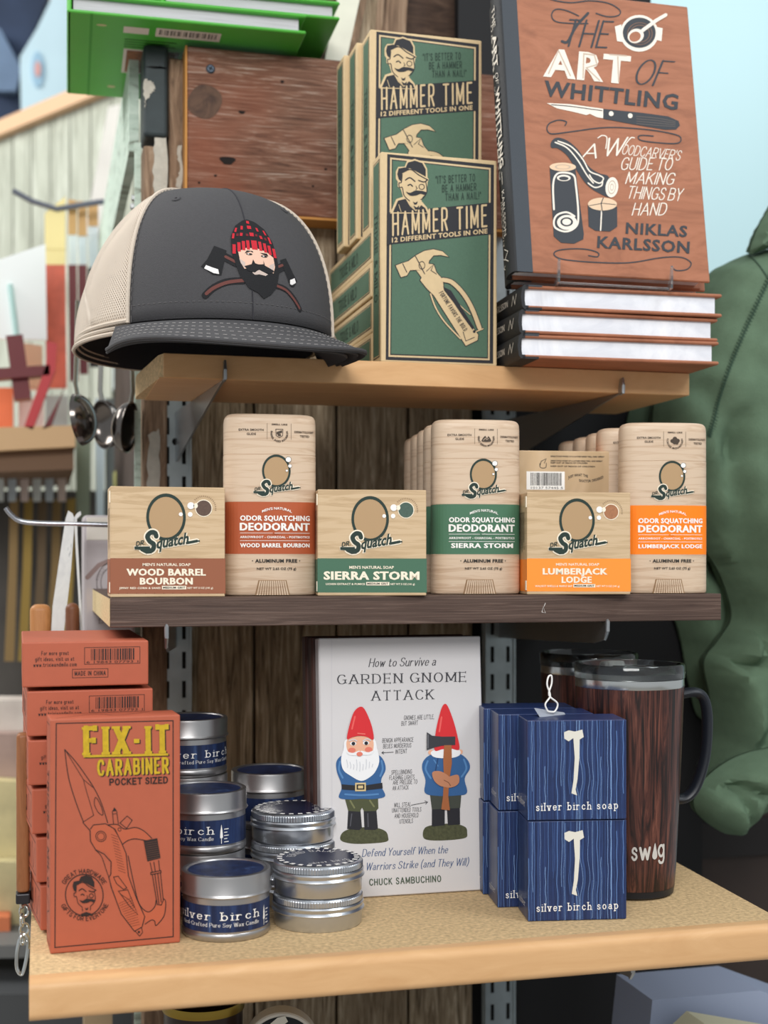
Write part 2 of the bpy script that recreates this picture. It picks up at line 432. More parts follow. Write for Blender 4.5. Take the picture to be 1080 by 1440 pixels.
class Art:
    """flat print, drawn in the pixel frame of a close-up of the face; quad = TL,TR,BR,BL of that face"""

    def __init__(s, quad, w, h):
        A = []; B = []
        for (x, y), (X, Y) in zip(quad, ((0, h), (w, h), (w, 0), (0, 0))):
            A.append([x, y, 1, 0, 0, 0, -X * x, -X * y]); B.append(X)
            A.append([0, 0, 0, x, y, 1, -Y * x, -Y * y]); B.append(Y)
        s.h = np.append(np.linalg.solve(np.array(A, float), np.array(B, float)), 1).reshape(3, 3)
        s.items = []; s.tf = None

    def _t(s, p):
        if s.tf:
            ox, oy, k, a = s.tf; c, n = math.cos(a), math.sin(a)
            return (ox + k * (c * p[0] - n * p[1]), oy + k * (n * p[0] + c * p[1]))
        return (p[0], p[1])

    def raw(s, m, pts, faces, layer, zs=None):
        out = []; n = len(s.items) % 5
        for p in pts:
            x, y = s._t(p)
            q = s.h @ np.array([x, y, 1.0]); out.append((q[0] / q[2], q[1] / q[2]))
        s.items.append((m, out, faces, layer, [n * .02 + .1 * z for z in zs] if zs else [n * .02] * len(out)))

    def poly(s, m, pts, layer=1, holes=(), smooth=False):
        if smooth: pts = catmull(pts, True, 5)
        loops = [[Vector((x, y, 0)) for x, y in pts]] + [[Vector((x, y, 0)) for x, y in hh] for hh in holes]
        t = tessellate_polygon(loops); allp = list(pts) + [p for hh in holes for p in hh]
        s.raw(m, allp, [list(x) for x in t], layer)

    def quad(s, m, a, b, layer=1):
        (x0, y0), (x1, y1) = a, b
        s.raw(m, [(x0, y0), (x1, y0), (x1, y1), (x0, y1)], [[0, 1, 2, 3]], layer)

    def line(s, m, pts, w, layer=2, closed=False, smooth=False, caps=True):
        if smooth: pts = catmull(pts, closed, 5)
        vs, fs = ribbon(pts, lambda d: w, closed)
        s.raw(m, vs, fs, layer)
        if caps and not closed:
            for e in (pts[0], pts[-1]): s.ell(m, e[0], e[1], w / 2, w / 2, layer, n=8)

    def ell(s, m, cx, cy, rx, ry, layer=1, inner=None, n=28, rot=0.0):
        def ring(k): return [(cx + k * rx * math.cos(2 * math.pi * i / n) * math.cos(rot) - k * ry * math.sin(2 * math.pi * i / n) * math.sin(rot),
                              cy + k * rx * math.cos(2 * math.pi * i / n) * math.sin(rot) + k * ry * math.sin(2 * math.pi * i / n) * math.cos(rot)) for i in range(n)]
        if inner:
            s.raw(m, ring(1) + ring(inner), [[i, (i + 1) % n, n + (i + 1) % n, n + i] for i in range(n)], layer)
        else: s.raw(m, ring(1), [list(range(n))], layer)

    def text(s, m, txt, p0, p1, h, style=None, layer=3, bend=0.0, upright=False):
        V, Fc, W = lay(txt, style)
        dx, dy = p1[0] - p0[0], p1[1] - p0[1]; L = math.hypot(dx, dy)
        up = (0, -1) if upright else (dy / L, -dx / L)
        out = []
        for v in V:
            t = v[0] / W
            b = bend * 4 * t * (1 - t)
            out.append((p0[0] + dx * t + up[0] * (v[1] * h + b), p0[1] + dy * t + up[1] * (v[1] * h + b)))
        s.raw(m, out, Fc, layer, [v.z for v in V])

    def arc(s, m, txt, cx, cy, r, a0, a1, h, style=None, layer=3, inside=False):
        """letters along a circle; angles in degrees, 0 = right, -90 = top"""
        V, Fc, W = lay(txt, style); out = []
        for v in V:
            t = v[0] / W
            a = math.radians(a0 + (a1 - a0) * t)
            rr = r - v[1] * h if inside else r + v[1] * h
            out.append((cx + rr * math.cos(a), cy + rr * math.sin(a)))
        s.raw(m, out, Fc, layer, [v.z for v in V])

    def build(s, name, parent, fn, eps=.00012, maxlen=None, smooth=False):
        mb = MB()
        for m, pts, fs, layer, zs in s.items:
            if maxlen:
                bm = bmesh.new(); bv = [bm.verts.new((p[0], p[1], z * 1e-9)) for p, z in zip(pts, zs)]
                for f in fs:
                    try: bm.faces.new([bv[i] for i in f])
                    except ValueError: pass
                bmesh.ops.triangulate(bm, faces=bm.faces[:])
                for _ in range(5):
                    e = [e for e in bm.edges if e.calc_length() > maxlen]
                    if not e: break
                    bmesh.ops.subdivide_edges(bm, edges=e, cuts=1)
                    bmesh.ops.triangulate(bm, faces=[f for f in bm.faces if len(f.verts) > 3])
                bm.verts.index_update()
                pts = [(v.co.x, v.co.y) for v in bm.verts]; zs = [v.co.z * 1e9 for v in bm.verts]; fs = [[v.index for v in f.verts] for f in bm.faces]; bm.free()
            mb.add([fn(p[0], p[1], (layer + z) * eps) for p, z in zip(pts, zs)], fs, m)
        return mb.build(name, parent, recalc=False, smooth=smooth)


def front(x, z, e): return (x, -e, z)


def left_side(d):
    return lambda x, z, e: (-e, d - x, z)
# ================================================================== materials of the place
M_barn = wood('barn_wood', [(.3, (66, 54, 42)), (.44, (140, 122, 98)), (.56, (176, 158, 132)), (.7, (220, 206, 182))], (26, 26, 1.8), freq=5, dist=2.2, patch=((112, 94, 74), 14, .5))
M_board = wood('red_barn_board', [(.28, (56, 38, 30)), (.42, (104, 72, 57)), (.55, (130, 94, 76)), (.68, (172, 152, 138))], (2.6, 12, 44), freq=4, dist=2.6, bump=.5, patch=((138, 78, 56), 9, .6))
M_post = wood('post_wood', [(.3, (84, 66, 52)), (.55, (140, 114, 92)), (.75, (176, 154, 130))], (30, 30, 3), freq=5)
M_paint = mat('flaking_white_paint', (182, 176, 164), .8, var=.12, vscale=120, bump=.5, bscale=260)
M_palegreen = wood('pale_green_paint', [(.3, (120, 122, 108)), (.45, (186, 204, 190)), (.75, (214, 226, 214))], (4, 4, 14), freq=6)
M_black = mat('black_panel', (16, 16, 19), .7)
M_tanedge = wood('tan_shelf_laminate', [(.3, (206, 160, 112)), (.6, (216, 172, 124)), (.8, (224, 182, 136))], (3, 14, 14), freq=4, bump=.05, rough=.45)
M_chip = mat('chipboard', (194, 163, 122), .85, var=.34, vscale=330, bump=.4, bscale=500)
M_chippale = mat('pale_chipboard', (208, 180, 138), .85, var=.28, vscale=420, bump=.4, bscale=500)
M_walnut = wood('dark_walnut_laminate', [(.3, (62, 47, 41)), (.5, (84, 66, 58)), (.68, (112, 92, 82))], (1.2, 30, 60), freq=6, bump=.2, rough=.5)
M_steel = mat('galvanised_steel', (176, 188, 192), .42, .35, var=.1, vscale=60)
M_zinc = mat('bracket_zinc', (172, 174, 176), .3, .9)
M_dark = mat('dark_iron', (44, 52, 54), .55, .3, var=.2, vscale=80)
M_hole = mat('slot_black', (12, 12, 13), .9)
M_plain = mat('floor_concrete', (176, 170, 162), .7, var=.12, vscale=4)

struct(MB().box((-4, -3, -.02), (4, 6, 0), M_plain).build('floor'))
# plank wall behind the shelves
mb = MB(); x = .132
for w in (.062, .079, .071, .066):
    mb.rbox((x, 1.236, .02), (x + w - .0025, 1.256, H + .40), .0015, M_barn, 1); x += w
mb.box((.128, 1.257, .02), (.42, 1.27, H + .46), M_black)
struct(mb.build('wall_back'))
struct(MB().box((.452, 1.245, .02), (.66, 1.262, H + .16), M_black).box((.452, 1.245, H + .16), (.602, 1.262, H + .62), M_black).box((.40, 1.258, .02), (.452, 1.27, H + .62), M_black).build('wall_right'))
# corner post: timber with an iron cap, flaking paint
m = MB().rbox((.0885, 1.222, .02), (.1105, 1.262, H + .379), .0025, M_post)
m.rbox((.112, 1.226, .02), (.1262, 1.262, H + .462), .0015, M_post, 1)
post = struct(m.build('trim_1'))


def flake(poly, y, name, parent):
    mm = MB(); r = random.Random(len(poly))
    pts = []
    for i, a in enumerate(poly):
        b = poly[(i + 1) % len(poly)]
        for k in range(7):
            t = k / 7; j = .0012
            pts.append((a[0] + (b[0] - a[0]) * t + r.uniform(-j, j), a[1] + (b[1] - a[1]) * t + r.uniform(-j, j)))
    mm.prism(pts, lambda x, z, t: (x, t, z), y - .0006, y + .0004, M_paint)
    return mm.build(name, parent)


def uvz(u, v, Y): p = P(u, v, Y); return (p.x, p.z)


flake([uvz(*p, 1.222) for p in ((221, 178), (235, 172), (235, 290), (219, 282), (214, 235))], 1.222, 'flaking_paint', post)
flake([uvz(*p, 1.222) for p in ((209, 610), (224, 604), (224, 690), (207, 690))], 1.222, 'flaking_paint', post)
flake([uvz(*p, 1.226) for p in ((250, 206), (256, 204), (256, 274), (248, 262), (252, 240))], 1.226, 'flaking_paint', post)
capo = MB().rbox((.0885, 1.219, H + .386), (.1112, 1.262, H + .4705), .004, M_dark, 3)
co = struct(capo.build('trim_2'))
MB().prism([uvz(205, 94, 1.219), uvz(214, 96, 1.219), uvz(225, 93, 1.219), uvz(234, 97, 1.219), uvz(234, 95, 1.219), uvz(214, 93, 1.219)], lambda x, z, t: (x, t, z), 1.2186, 1.2195, M_hole).build('crack', co)
flake([uvz(*p, 1.219) for p in ((203, 112), (216, 116), (218, 128), (207, 138), (203, 150))], 1.219, 'flaking_paint', co)
# side of the fixture, receding behind the post: pale green board above, dark space below
struct(MB().box((.0785, 1.264, H + .385), (.0875, 1.95, H + .475), M_palegreen).build('wall_left'))
struct(MB().box((.0815, 1.232, .02), (.0872, 1.236, H + .384), M_palegreen).build('trim_4'))
struct(MB().box((.100, 1.33, .02), (.108, 1.95, H + .384), mat('dark_side', (64, 54, 48), .8, var=.3, vscale=30)).build('wall_side'))
# big reddish board screwed across the top
bd = struct(MB().rbox((.1265, 1.205, H + .319), (.436, 1.2345, H + .4665), .0012, M_board, 1).build('trim_3'))
for (u, v, r) in ((296, 97, .0042),):
    c = P(u, v, 1.2048)
    mm = MB().lathe([(0, -.0012), (r * .7, -.0012), (r, 0), (r, .001)], mat('screw', (70, 80, 92), .4, .6), 20)
    o = mm.build('screw', bd); o.rotation_euler = (math.pi / 2 * -1, 0, 0); o.location = (c.x, 1.2046, c.z)
    for a in (0, 1):
        b2 = MB().box((-.0022, -.0004, -.0004), (.0022, .0004, .0004), M_hole).build('cross_slot', o); b2.location = (0, 0, -.0012); b2.rotation_euler = (0, 0, .5 + a * math.pi / 2)
kn = MB()
for (u, v, rx, rz) in ((320, 226, .0065, .0042), (397, 115, .0016, .0015), (340, 158, .0028, .0016), (303, 247, .0012, .0012), (280, 257, .001, .001), (458, 238, .0012, .0012), (440, 262, .001, .001)):
    c = P(u, v, 1.2048)
    kn.prism([(c.x + rx * math.cos(a) * (1 + .3 * math.sin(3 * a)), c.z + rz * math.sin(a) * (1 + .2 * math.cos(2 * a))) for a in [i * .39 for i in range(16)]], lambda x, z, t: (x, t, z), 1.2044, 1.2052, mat('knot', (26, 18, 15), .9))
kn.build('nail_holes', bd)
c = P(288, 143, 1.2047)
MB().prism([(c.x + .0155 * math.cos(a) * (1 + .12 * math.sin(2 * a)), c.z + .0155 * math.sin(a)) for a in [i * .2618 for i in range(24)]], lambda x, z, t: (x, t, z), 1.2046, 1.2052, wood('knot_disc', [(.35, (70, 52, 44)), (.6, (96, 72, 58))], (12, 12, 12), freq=5)).build('round_knot', bd)
struct(MB().box((.15, 1.204, H + .3165), (.436, 1.2345, H + .3186), mat('raw_edge', (196, 138, 72), .8)).build('trim_5'))
struct(MB().box((.1248, 1.2046, H + .3186), (.1264, 1.2345, H + .4665), mat('raw_edge', (196, 138, 72), .8)).build('trim_6'))

# slotted uprights
def upright(x0, x1, label, top=.39):
    t = thing('shelf_upright', label, 'upright', ((x0 + x1) / 2, 1.228, 0), group='slotted steel uprights')
    w = x1 - x0
    b = MB().box((-w / 2, -.004, .02), (w / 2, .006, H + top), M_steel)
    b.box((-w / 2, -.0055, .02), (-w / 2 + .002, -.004, H + top), M_steel).box((w / 2 - .002, -.0055, .02), (w / 2, -.004, H + top), M_steel)
    b.build('channel', t)
    s = MB()
    z = .85
    while z < H + top - .01:
        for sx in (-.26, .26):
            s.box((sx * w - .0017, -.0043, z), (sx * w + .0017, -.0038, z + .0155), M_hole)
        z += .0268
    tag(s.build('slots', t), 'two columns of narrow slots', None)
    for zz in (H - .315, H + .02, H + .11):
        q = MB().lathe([(0, 0), (.0034, 0)], M_hole, 16).build('bolt_hole', t); q.location = (0, -.0042, zz); q.rotation_euler = (math.pi / 2, 0, 0)
    return t


upright(.1035, .1325, 'slotted steel upright behind the left ends of the shelves', .2)
upright(.4165, .4475, 'slotted steel upright behind the right part of the shelves, against black panel')

# shelves
zt = H + .1555
t = thing('shelf_board', 'topmost tan shelf board holding the cap and green boxes', 'shelf', (.0842, 1.0, zt), group='shelf boards')
th = .0176
b = MB()
cut = [(0.003, 0), (.434, 0), (.4345, .02), (.4325, .06), (.434, .142), (-.008, .142), (-.0085, .12), (-.003, .05), (0, .01)]
b.prism(cut, lambda x, y, z: (x, y, z), -th, 0, M_chip)
b.build('chipboard_core', t)
MB().rbox((.003, -.0012, -th - .0004), (.4335, .0008, .0003), .0005, M_tanedge, 1).box((.0, .0008, -th - .0006), (.4325, .1415, -th), M_tanedge).build('laminate', t)
zm = H - .0238
t = thing('shelf_board', 'middle dark walnut shelf board holding soap cartons and sticks', 'shelf', (.0428, .897, zm), group='shelf boards')
b = MB(); th = .0198
b.prism([(.0, 0), (.448, 0), (.448, .33), (.0, .33)], lambda x, y, z: (x, y, z), -th + .0006, -.0006, M_chippale).build('chipboard_core', t)
MB().rbox((.0004, -.0015, -th), (.4476, .0006, .0), .0006, M_walnut, 1).box((.0, .0006, -.0006), (.448, .33, 0), M_walnut).box((.0, .0006, -th), (.448, .33, -th + .0006), M_walnut).build('laminate', t)
sc = MB()
for pts in (((762, 861), (764, 853), (767, 862), (762, 861)), ((765, 853), (767, 848))):
    q = [P(u, v, .8954) - Vector((.0428, .897, zm)) for u, v in pts]
    sc.tube([(p.x, -.0016, p.z) for p in q], .00025, ink(210, 205, 200), 5)
tag(sc.build('scratch', t), 'pale scratch mark on the front edge', None)
zb = H - .24
t = thing('shelf_board', 'lowest and deepest shelf board, chipboard top with tan front edge', 'shelf', (-.0075, .785, zb), group='shelf boards')
th = .0228
poly = [(.0, .010), (.486, .010), (.4885, .03), (.512, .42), (.0, .42)]
MB().prism(poly, lambda x, y, z: (x, y, z), -th, 0, M_chip).build('chipboard_core', t)
nose = [(.0125, 0)] + [(.006 - .006 * math.sin(a), -.006 + .006 * math.cos(a)) for a in [i * math.pi / 20 for i in range(11)]] + [(.005 - .005 * math.cos(a), -th + .004 - .005 * math.sin(a)) for a in [i * math.pi / 20 for i in range(11)]] + [(.0125, -th - .001)]
MB().prism(nose, lambda y, z, x: (x, y - .002, z + .0004), .0, .4862, M_tanedge).build('front_edging', t, smooth=True)
zl = H - .455
t = thing('shelf_board', 'shelf board under the lowest visible one, with jar and tin', 'shelf', (-.0, .86, zl), group='shelf boards')
MB().rbox((.05, 0, -.02), (.44, .36, 0), .001, M_walnut, 1).build('board', t)


def bracket(name_label, tipx, tipY, backx, zu, dep_tip, dep_back, up=.0, backY=1.224):
    """sheet-steel cantilever bracket with an upturned nose"""
    t = thing('shelf_bracket', name_label, 'bracket', (tipx, tipY, zu), group='sheet steel shelf brackets')
    L = backY - tipY; dx = backx - tipx
    pr = [(0, up), (.0008, -dep_tip * .5), (.004, -dep_tip), (.03, -dep_tip - .0045), (L - .004, -dep_back), (L, -dep_back), (L, -.0008), (.006, -.0008), (.0035, up)]
    MB().prism(pr, lambda y, z, k: (dx * y / L + k, y, z), -.0009, .0009, M_zinc).build('plate', t)
    MB().tube([(0, 0, up + .0005), (0, -.0006, up * .5), (0, -.0004, -dep_tip * .5), (0, .004, -dep_tip - .0004)], [.0009, .0016, .0016, .0011], M_zinc, 8).build('upturned_nose', t)
    for f in (.16, .5):
        h = MB().lathe([(0, 0), (.0022, 0)], M_zinc, 14).build('rivet', t)
        h.location = (dx * f - .0011, L * f, -dep_tip * .9); h.rotation_euler = (0, -math.pi / 2, 0)
    return t


bracket('steel bracket nose in front of the topmost shelf, left side', .1325, .993, .1185, H + .1377, .001, .046, .0130)
bracket('steel bracket nose in front of the topmost shelf, right side under stacked books', .4555, .993, .4315, H + .1377, .001, .046, .0110)
bracket('steel bracket under the middle shelf, left end above orange box stack', .0802, .8942, .118, H - .0440, .0135, .034, .0015)
bracket('steel bracket under the middle shelf, right side above blue cartons', .398, .8942, .4315, H - .0440, .0125, .03, .0015)
bracket('steel bracket tip below the lowest chipboard shelf, left, beside the jar lid', .0967, .822, .118, H - .2634, .011, .03, .0)
bracket('steel bracket tip below the lowest chipboard shelf, right side', .374, .80, .4315, H - .2634, .010, .03, .0)
# ================================================================== things on the topmost shelf
M_char = mat('charcoal_twill', (72, 71, 73), .9, var=.06, vscale=500, bump=.3, bscale=1400)
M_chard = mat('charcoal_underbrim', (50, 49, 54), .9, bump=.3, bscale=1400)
M_bind = mat('mesh_binding', (206, 192, 176), .9, bump=.3, bscale=1200)


def mesh_mat():
    m = bpy.data.materials.new('beige_open_mesh'); m.use_nodes = True
    nt = m.node_tree; L = nt.links.new; b = nt.nodes['Principled BSDF']
    b.inputs['Base Color'].default_value = lin((222, 208, 192)); b.inputs['Roughness'].default_value = .85
    uv = nt.nodes.new('ShaderNodeUVMap'); sx = nt.nodes.new('ShaderNodeSeparateXYZ'); L(uv.outputs[0], sx.inputs[0])

    def mth(op, a, c):
        n = nt.nodes.new('ShaderNodeMath'); n.operation = op
        for i, q in enumerate((a, c)):
            if q is None: continue
            if isinstance(q, float): n.inputs[i].default_value = q
            else: L(q, n.inputs[i])
        return n.outputs[0]
    a = mth('COSINE', mth('MULTIPLY', sx.outputs[0], 6.28318), None); c = mth('COSINE', mth('MULTIPLY', sx.outputs[1], 6.28318), None)
    hole = mth('GREATER_THAN', mth('MULTIPLY', a, c), .14)
    tr = nt.nodes.new('ShaderNodeBsdfTransparent'); mx = nt.nodes.new('ShaderNodeMixShader')
    L(hole, mx.inputs[0]); L(b.outputs[0], mx.inputs[1]); L(tr.outputs[0], mx.inputs[2])
    L(mx.outputs[0], nt.nodes['Material Output'].inputs[0])
    return m


M_mesh = mesh_mat()
CA, CB, CH = .0975, .120, .1145              # crown half width, half length, height


def crown(phi, s):
    """phi 0 = front (towards -y), + = viewer's right; s 0 rim .. 1 top"""
    th = s * math.pi / 2
    fr = max(0, math.cos(phi))
    g = (math.cos(phi) + .45) / .95
    n = 1.18 - .56 * max(0, min(1, g))      # boxier at the front, sloping at the back
    rho = max(0, math.cos(th)) ** n * (1 - .0 * s); z = CH * math.sin(th) ** .86
    lean = .006 * fr * math.sin(th)
    return Vector((CA * rho * math.sin(phi), -CB * rho * math.cos(phi) + lean, z))


def brim_pt(a, r, drop=.0185):
    """a -1..1 across, r 0..1 outwards"""
    i = crown(a * math.radians(60), 0.0)
    e = crown(math.radians(60), 0.0)
    ox = e.x * 1.07 * math.copysign(abs(math.sin(a * math.pi / 2)) ** .92, a)
    oy = e.y - (CB + .055 + e.y) * max(0, math.cos(a * math.pi / 2)) ** .62
    w = math.sin(a * math.pi / 2) ** 2
    return Vector((i.x + (ox - i.x) * r, i.y + (oy - i.y) * r, -drop * r * (1.34 - .42 * w) - .001))


def make_cap(label, loc, rz, group, full=True, drop=.0185):
    t = thing('trucker_cap', label, 'cap', loc, rz, group)
    PF = math.radians(53)
    ns = 26

    def shell(p0, p1, n, m, name, uvs=None, top=True):
        me = MB(); rows = []
        for j in range(ns + 1):
            s = j / ns * .995
            rows.append([crown(p0 + (p1 - p0) * i / n, s) for i in range(n + 1)])
        me.loft(rows, m, cap=False, closed=False)
        o = me.build(name, t, smooth=True, recalc=False)
        if uvs:
            uvl = o.data.uv_layers.new(name='UVMap')
            for li, lp in enumerate(o.data.loops):
                vi = lp.vertex_index; j, i = divmod(vi, n + 1)
                uvl.data[li].uv = ((p1 - p0) * i / n * uvs[0], j / ns * uvs[1])
        sol = o.modifiers.new('thickness', 'SOLIDIFY'); sol.thickness = .0008; sol.offset = -1
        return o
    shell(-PF, PF, 40, M_char, 'front_panel')
    shell(PF, 2 * math.pi - PF, 60, M_mesh, 'mesh_back', (44, 60))
    # binding along the panel seams and the rim
    for sg in (-1, 1):
        MB().tube([crown(sg * PF, k / 24 * .99) * 1.004 for k in range(25)], .0016, M_bind, 6).build('seam_binding', t, smooth=True)
    b = MB(); rows = []
    for z in (-.001, .0012):
        pass
    ring = [crown(PF + (2 * math.pi - 2 * PF) * i / 60, .005) * 1.003 for i in range(61)]
    b.tube(ring, .0016, M_bind, 6); b.build('rim_binding', t, smooth=True)
    # visor
    n, q = 48, 10
    up = [[brim_pt(-1 + 2 * i / n, j / q, drop) for i in range(n + 1)] for j in range(q + 1)]
    dn = [[p - Vector((0, 0, .0022 if full else .0012)) for p in row] for row in up]
    v = MB(); v.loft(up, M_char, cap=False, closed=False); v.loft([up[-1], dn[-1]], M_char, cap=False, closed=False)
    v.build('visor', t, smooth=True)
    MB().loft(dn, M_chard, cap=False, closed=False).build('visor_underside', t, smooth=True)
    MB().tube(up[-1], .0016 if full else .0008, M_char, 8).build('visor_piping', t, smooth=True)
    MB().loft([[crown(2 * math.pi * i / 64, s) * k for i in range(65)] for s, k in ((.002, .985), (.2, .975))], M_chard, cap=False, closed=False).build('sweatband', t, smooth=True)
    if full:
        st = MB(); thread = mat('pale_stitch', (170, 166, 164), .9)
        for j in (.2, .38, .56, .74, .9):
            path = [brim_pt(-.97 + 1.94 * i / 90, j) + Vector((0, 0, .0003)) for i in range(91)]
            for i in range(0, 90, 2): st.tube(path[i:i + 2], .00022, thread, 4)
        for ph in (-PF + .03, PF - .03):
            path = [crown(ph, k / 60 * .95) * 1.004 for k in range(61)]
            for i in range(0, 60, 2): st.tube(path[i:i + 2], .0002, mat('dark_stitch', (110, 107, 107), .9), 4)
        path = [crown(-PF + 2 * PF * k / 90, .045) * 1.003 for k in range(91)]
        for i in range(0, 90, 2): st.tube(path[i:i + 2], .0002, mat('dark_stitch', (110, 107, 107), .9), 4)
        st.build('stitching', t)
        MB().tube([crown(0, k / 40 * .99) * 1.001 for k in range(41)], .0005, M_chard, 5).build('front_seam', t, smooth=True)
        for ph in (-.62, .60):
            c = crown(ph, .58); nrm = (crown(ph + .02, .58) - c).cross(crown(ph, .6) - c).normalized()
            e = MB().lathe([(.0009, 0), (.0012, .0006), (.0028, .0006), (.0034, 0)], M_char, 20).build('eyelet', t, smooth=True)
            if nrm.dot(c) < 0: nrm = -nrm
            e.location = c + nrm * .0002; e.rotation_euler = nrm.to_track_quat('Z', 'Y').to_euler()
        MB().lathe([(0, .0075), (.006, .0068), (.0105, .0045), (.0112, .001), (.0112, -.003)], M_char, 28, (0, .001, CH - .0025)).build('button', t, smooth=True)
    return t


cz = H + .1555 + .0150
cc = P(290, 480, 1.046)
cap = make_cap('charcoal and beige trucker cap with bearded axeman patch, topmost of stack', (cc.x, 1.046, cz), math.radians(9), 'stacked trucker caps')
# embroidered patch, drawn in the frame of a close-up (1080 x 900 px)
a = Art([(0, 0), (1080, 0), (1080, 900), (0, 900)], 1.0, 900 / 1080)
k_, r_, w_, sk_ = mat('thread_black', (24, 24, 27), .8, bump=.3, bscale=1500), mat('thread_red', (196, 32, 48), .75, bump=.3, bscale=1500), mat('thread_white', (232, 228, 226), .8), mat('thread_skin', (226, 186, 164), .8)
hd = mat('thread_brown', (104, 58, 52), .8)
a.poly(k_, [(215, 345), (310, 380), (262, 580), (200, 575), (112, 512), (160, 455)], 2)
a.poly(w_, [(150, 502), (195, 520), (240, 535), (246, 572), (205, 565), (135, 528)], 3)
a.poly(k_, [(822, 388), (760, 412), (835, 612), (870, 610), (912, 560), (875, 500)], 2)
a.poly(w_, [(835, 562), (885, 540), (895, 575), (850, 600), (832, 595)], 3)
a.line(k_, [(280, 425), (385, 478)], 66, 1); a.line(hd, [(300, 432), (372, 468)], 22, 3)
a.line(k_, [(720, 495), (815, 440)], 62, 1); a.line(hd, [(735, 470), (775, 452)], 20, 3)
a.line(k_, [(140, 738), (200, 680), (300, 630), (430, 612)], 52, 1, smooth=True); a.line(hd, [(150, 725), (205, 680), (305, 635), (430, 612)], 26, 3, smooth=True)
a.line(k_, [(700, 625), (790, 645), (870, 710), (922, 780)], 44, 1, smooth=True); a.line(hd, [(705, 627), (790, 652), (865, 715), (915, 772)], 20, 3, smooth=True)
a.poly(k_, [(348, 390), (352, 260), (400, 165), (470, 115), (515, 100), (580, 115), (660, 170), (712, 270), (730, 390), (735, 520), (700, 640), (650, 700), (585, 742), (540, 700), (470, 670), (410, 590), (378, 500)], 4)
a.poly(sk_, [(400, 385), (470, 350), (560, 345), (640, 365), (695, 405), (700, 480), (680, 535), (640, 510), (600, 470), (560, 475), (520, 470), (480, 515), (440, 520), (412, 470)], 5)
a.poly(mat('thread_grey', (196, 178, 168), .8), [(405, 440), (450, 470), (445, 515), (415, 480)], 6); a.poly(mat('thread_grey', (196, 178, 168), .8), [(698, 450), (655, 470), (640, 500), (675, 530)], 6)
a.poly(mat('thread_grey', (196, 178, 168), .8), [(500, 545), (560, 520), (630, 548), (610, 562), (560, 555), (520, 562)], 6)
for i, x in enumerate((372, 412, 450, 487, 540, 590, 630, 668, 708)):
    w = 26 if i != 4 else 48; y = 330 + 60 * ((x - 540) / 170) ** 2 * .8
    a.poly(r_, [(x - w / 2, y - 48), (x + w / 2, y - 48), (x + w / 2 + (x - 540) * .03, y + 28), (x - w / 2 + (x - 540) * .03, y + 28)], 6)
for (x, y, w, h, sl) in ((372, 258, 18, 44, -8), (398, 205, 16, 36, -10), (440, 240, 22, 26, -5), (452, 182, 20, 32, -6), (518, 172, 36, 28, 0), (530, 232, 36, 30, 0), (515, 128, 26, 24, 0), (588, 185, 18, 30, 7), (610, 248, 22, 26, 6), (652, 205, 16, 38, 12), (686, 265, 18, 54, 10), (408, 246, 20, 22, -5), (648, 258, 20, 22, 6), (490, 240, 22, 20, 0), (570, 235, 20, 20, 0)):
    a.poly(r_ if h > 23 else mat('thread_dark_red', (110, 26, 36), .8), [(x - w / 2 + sl * -.6, y - h / 2 + 0), (x + w / 2 - sl * .6, y - h / 2), (x + w / 2 + sl * .6, y + h / 2), (x - w / 2 + sl * .6, y + h / 2)], 6)
a.poly(k_, [(450, 398), (500, 376), (522, 385), (518, 372), (470, 372)], 7); a.ell(k_, 488, 400, 26, 8, 7); a.ell(w_, 480, 400, 8, 4, 8)
a.poly(k_, [(580, 380), (640, 380), (650, 402), (600, 390)], 7); a.ell(k_, 612, 406, 28, 8, 7); a.ell(w_, 606, 406, 8, 4, 8)
a.poly(k_, [(515, 440), (530, 470), (560, 478), (600, 470), (602, 440), (610, 480), (680, 510), (690, 520), (640, 540), (600, 535), (560, 515), (520, 545), (470, 535), (440, 500), (500, 480)], 7)


def cap_map(px):
    u0, z0 = px

    def f(x, y, e):
        # x 0..1 , y 0..0.83 across the close-up, 0.094 m wide
        X = (x - .51) * .1005 + .005; Z = .0008 + y * .1000
        s = .5
        lo, hi = 0.0, .98
        for _ in range(24):
            s = (lo + hi) / 2
            if crown(0, s).z < Z: lo = s
            else: hi = s
        R = math.hypot(*(crown(0, s).xy))
        ph = X / .0975
        p = crown(ph, s); nn = (crown(ph + .01, s) - p).cross(crown(ph, s + .01) - p).normalized()
        if nn.dot(p) < 0: nn = -nn
        return p + nn * (e + .0004)
    return f


tag(a.build('embroidered_patch', cap, cap_map((0, 0)), eps=.0001, maxlen=.04), 'embroidered bearded man in red beanie with crossed axes', None)
c2 = make_cap('charcoal trucker cap nested under the topmost one, second of stack', (cc.x - .004, 1.048, cz - .0034), math.radians(11), 'stacked trucker caps', False, .0165)
c2.scale = (.966, .966, .965)
c3 = make_cap('lowest of the nested charcoal trucker caps, resting on the shelf', (cc.x - .009, 1.050, cz - .0068), math.radians(12), 'stacked trucker caps', False, .0138)
c3.scale = (.935, .935, .93)

# ------------------------------------------------------------------ green tool boxes
HG, HT, HD = mat('box_green', (76, 106, 86), .6, var=.07, vscale=900), mat('kraft_tan', (212, 186, 144), .6, var=.04, vscale=200), ink(40, 40, 45)
HW, HHt, HDp = .0955, .1640, .0280


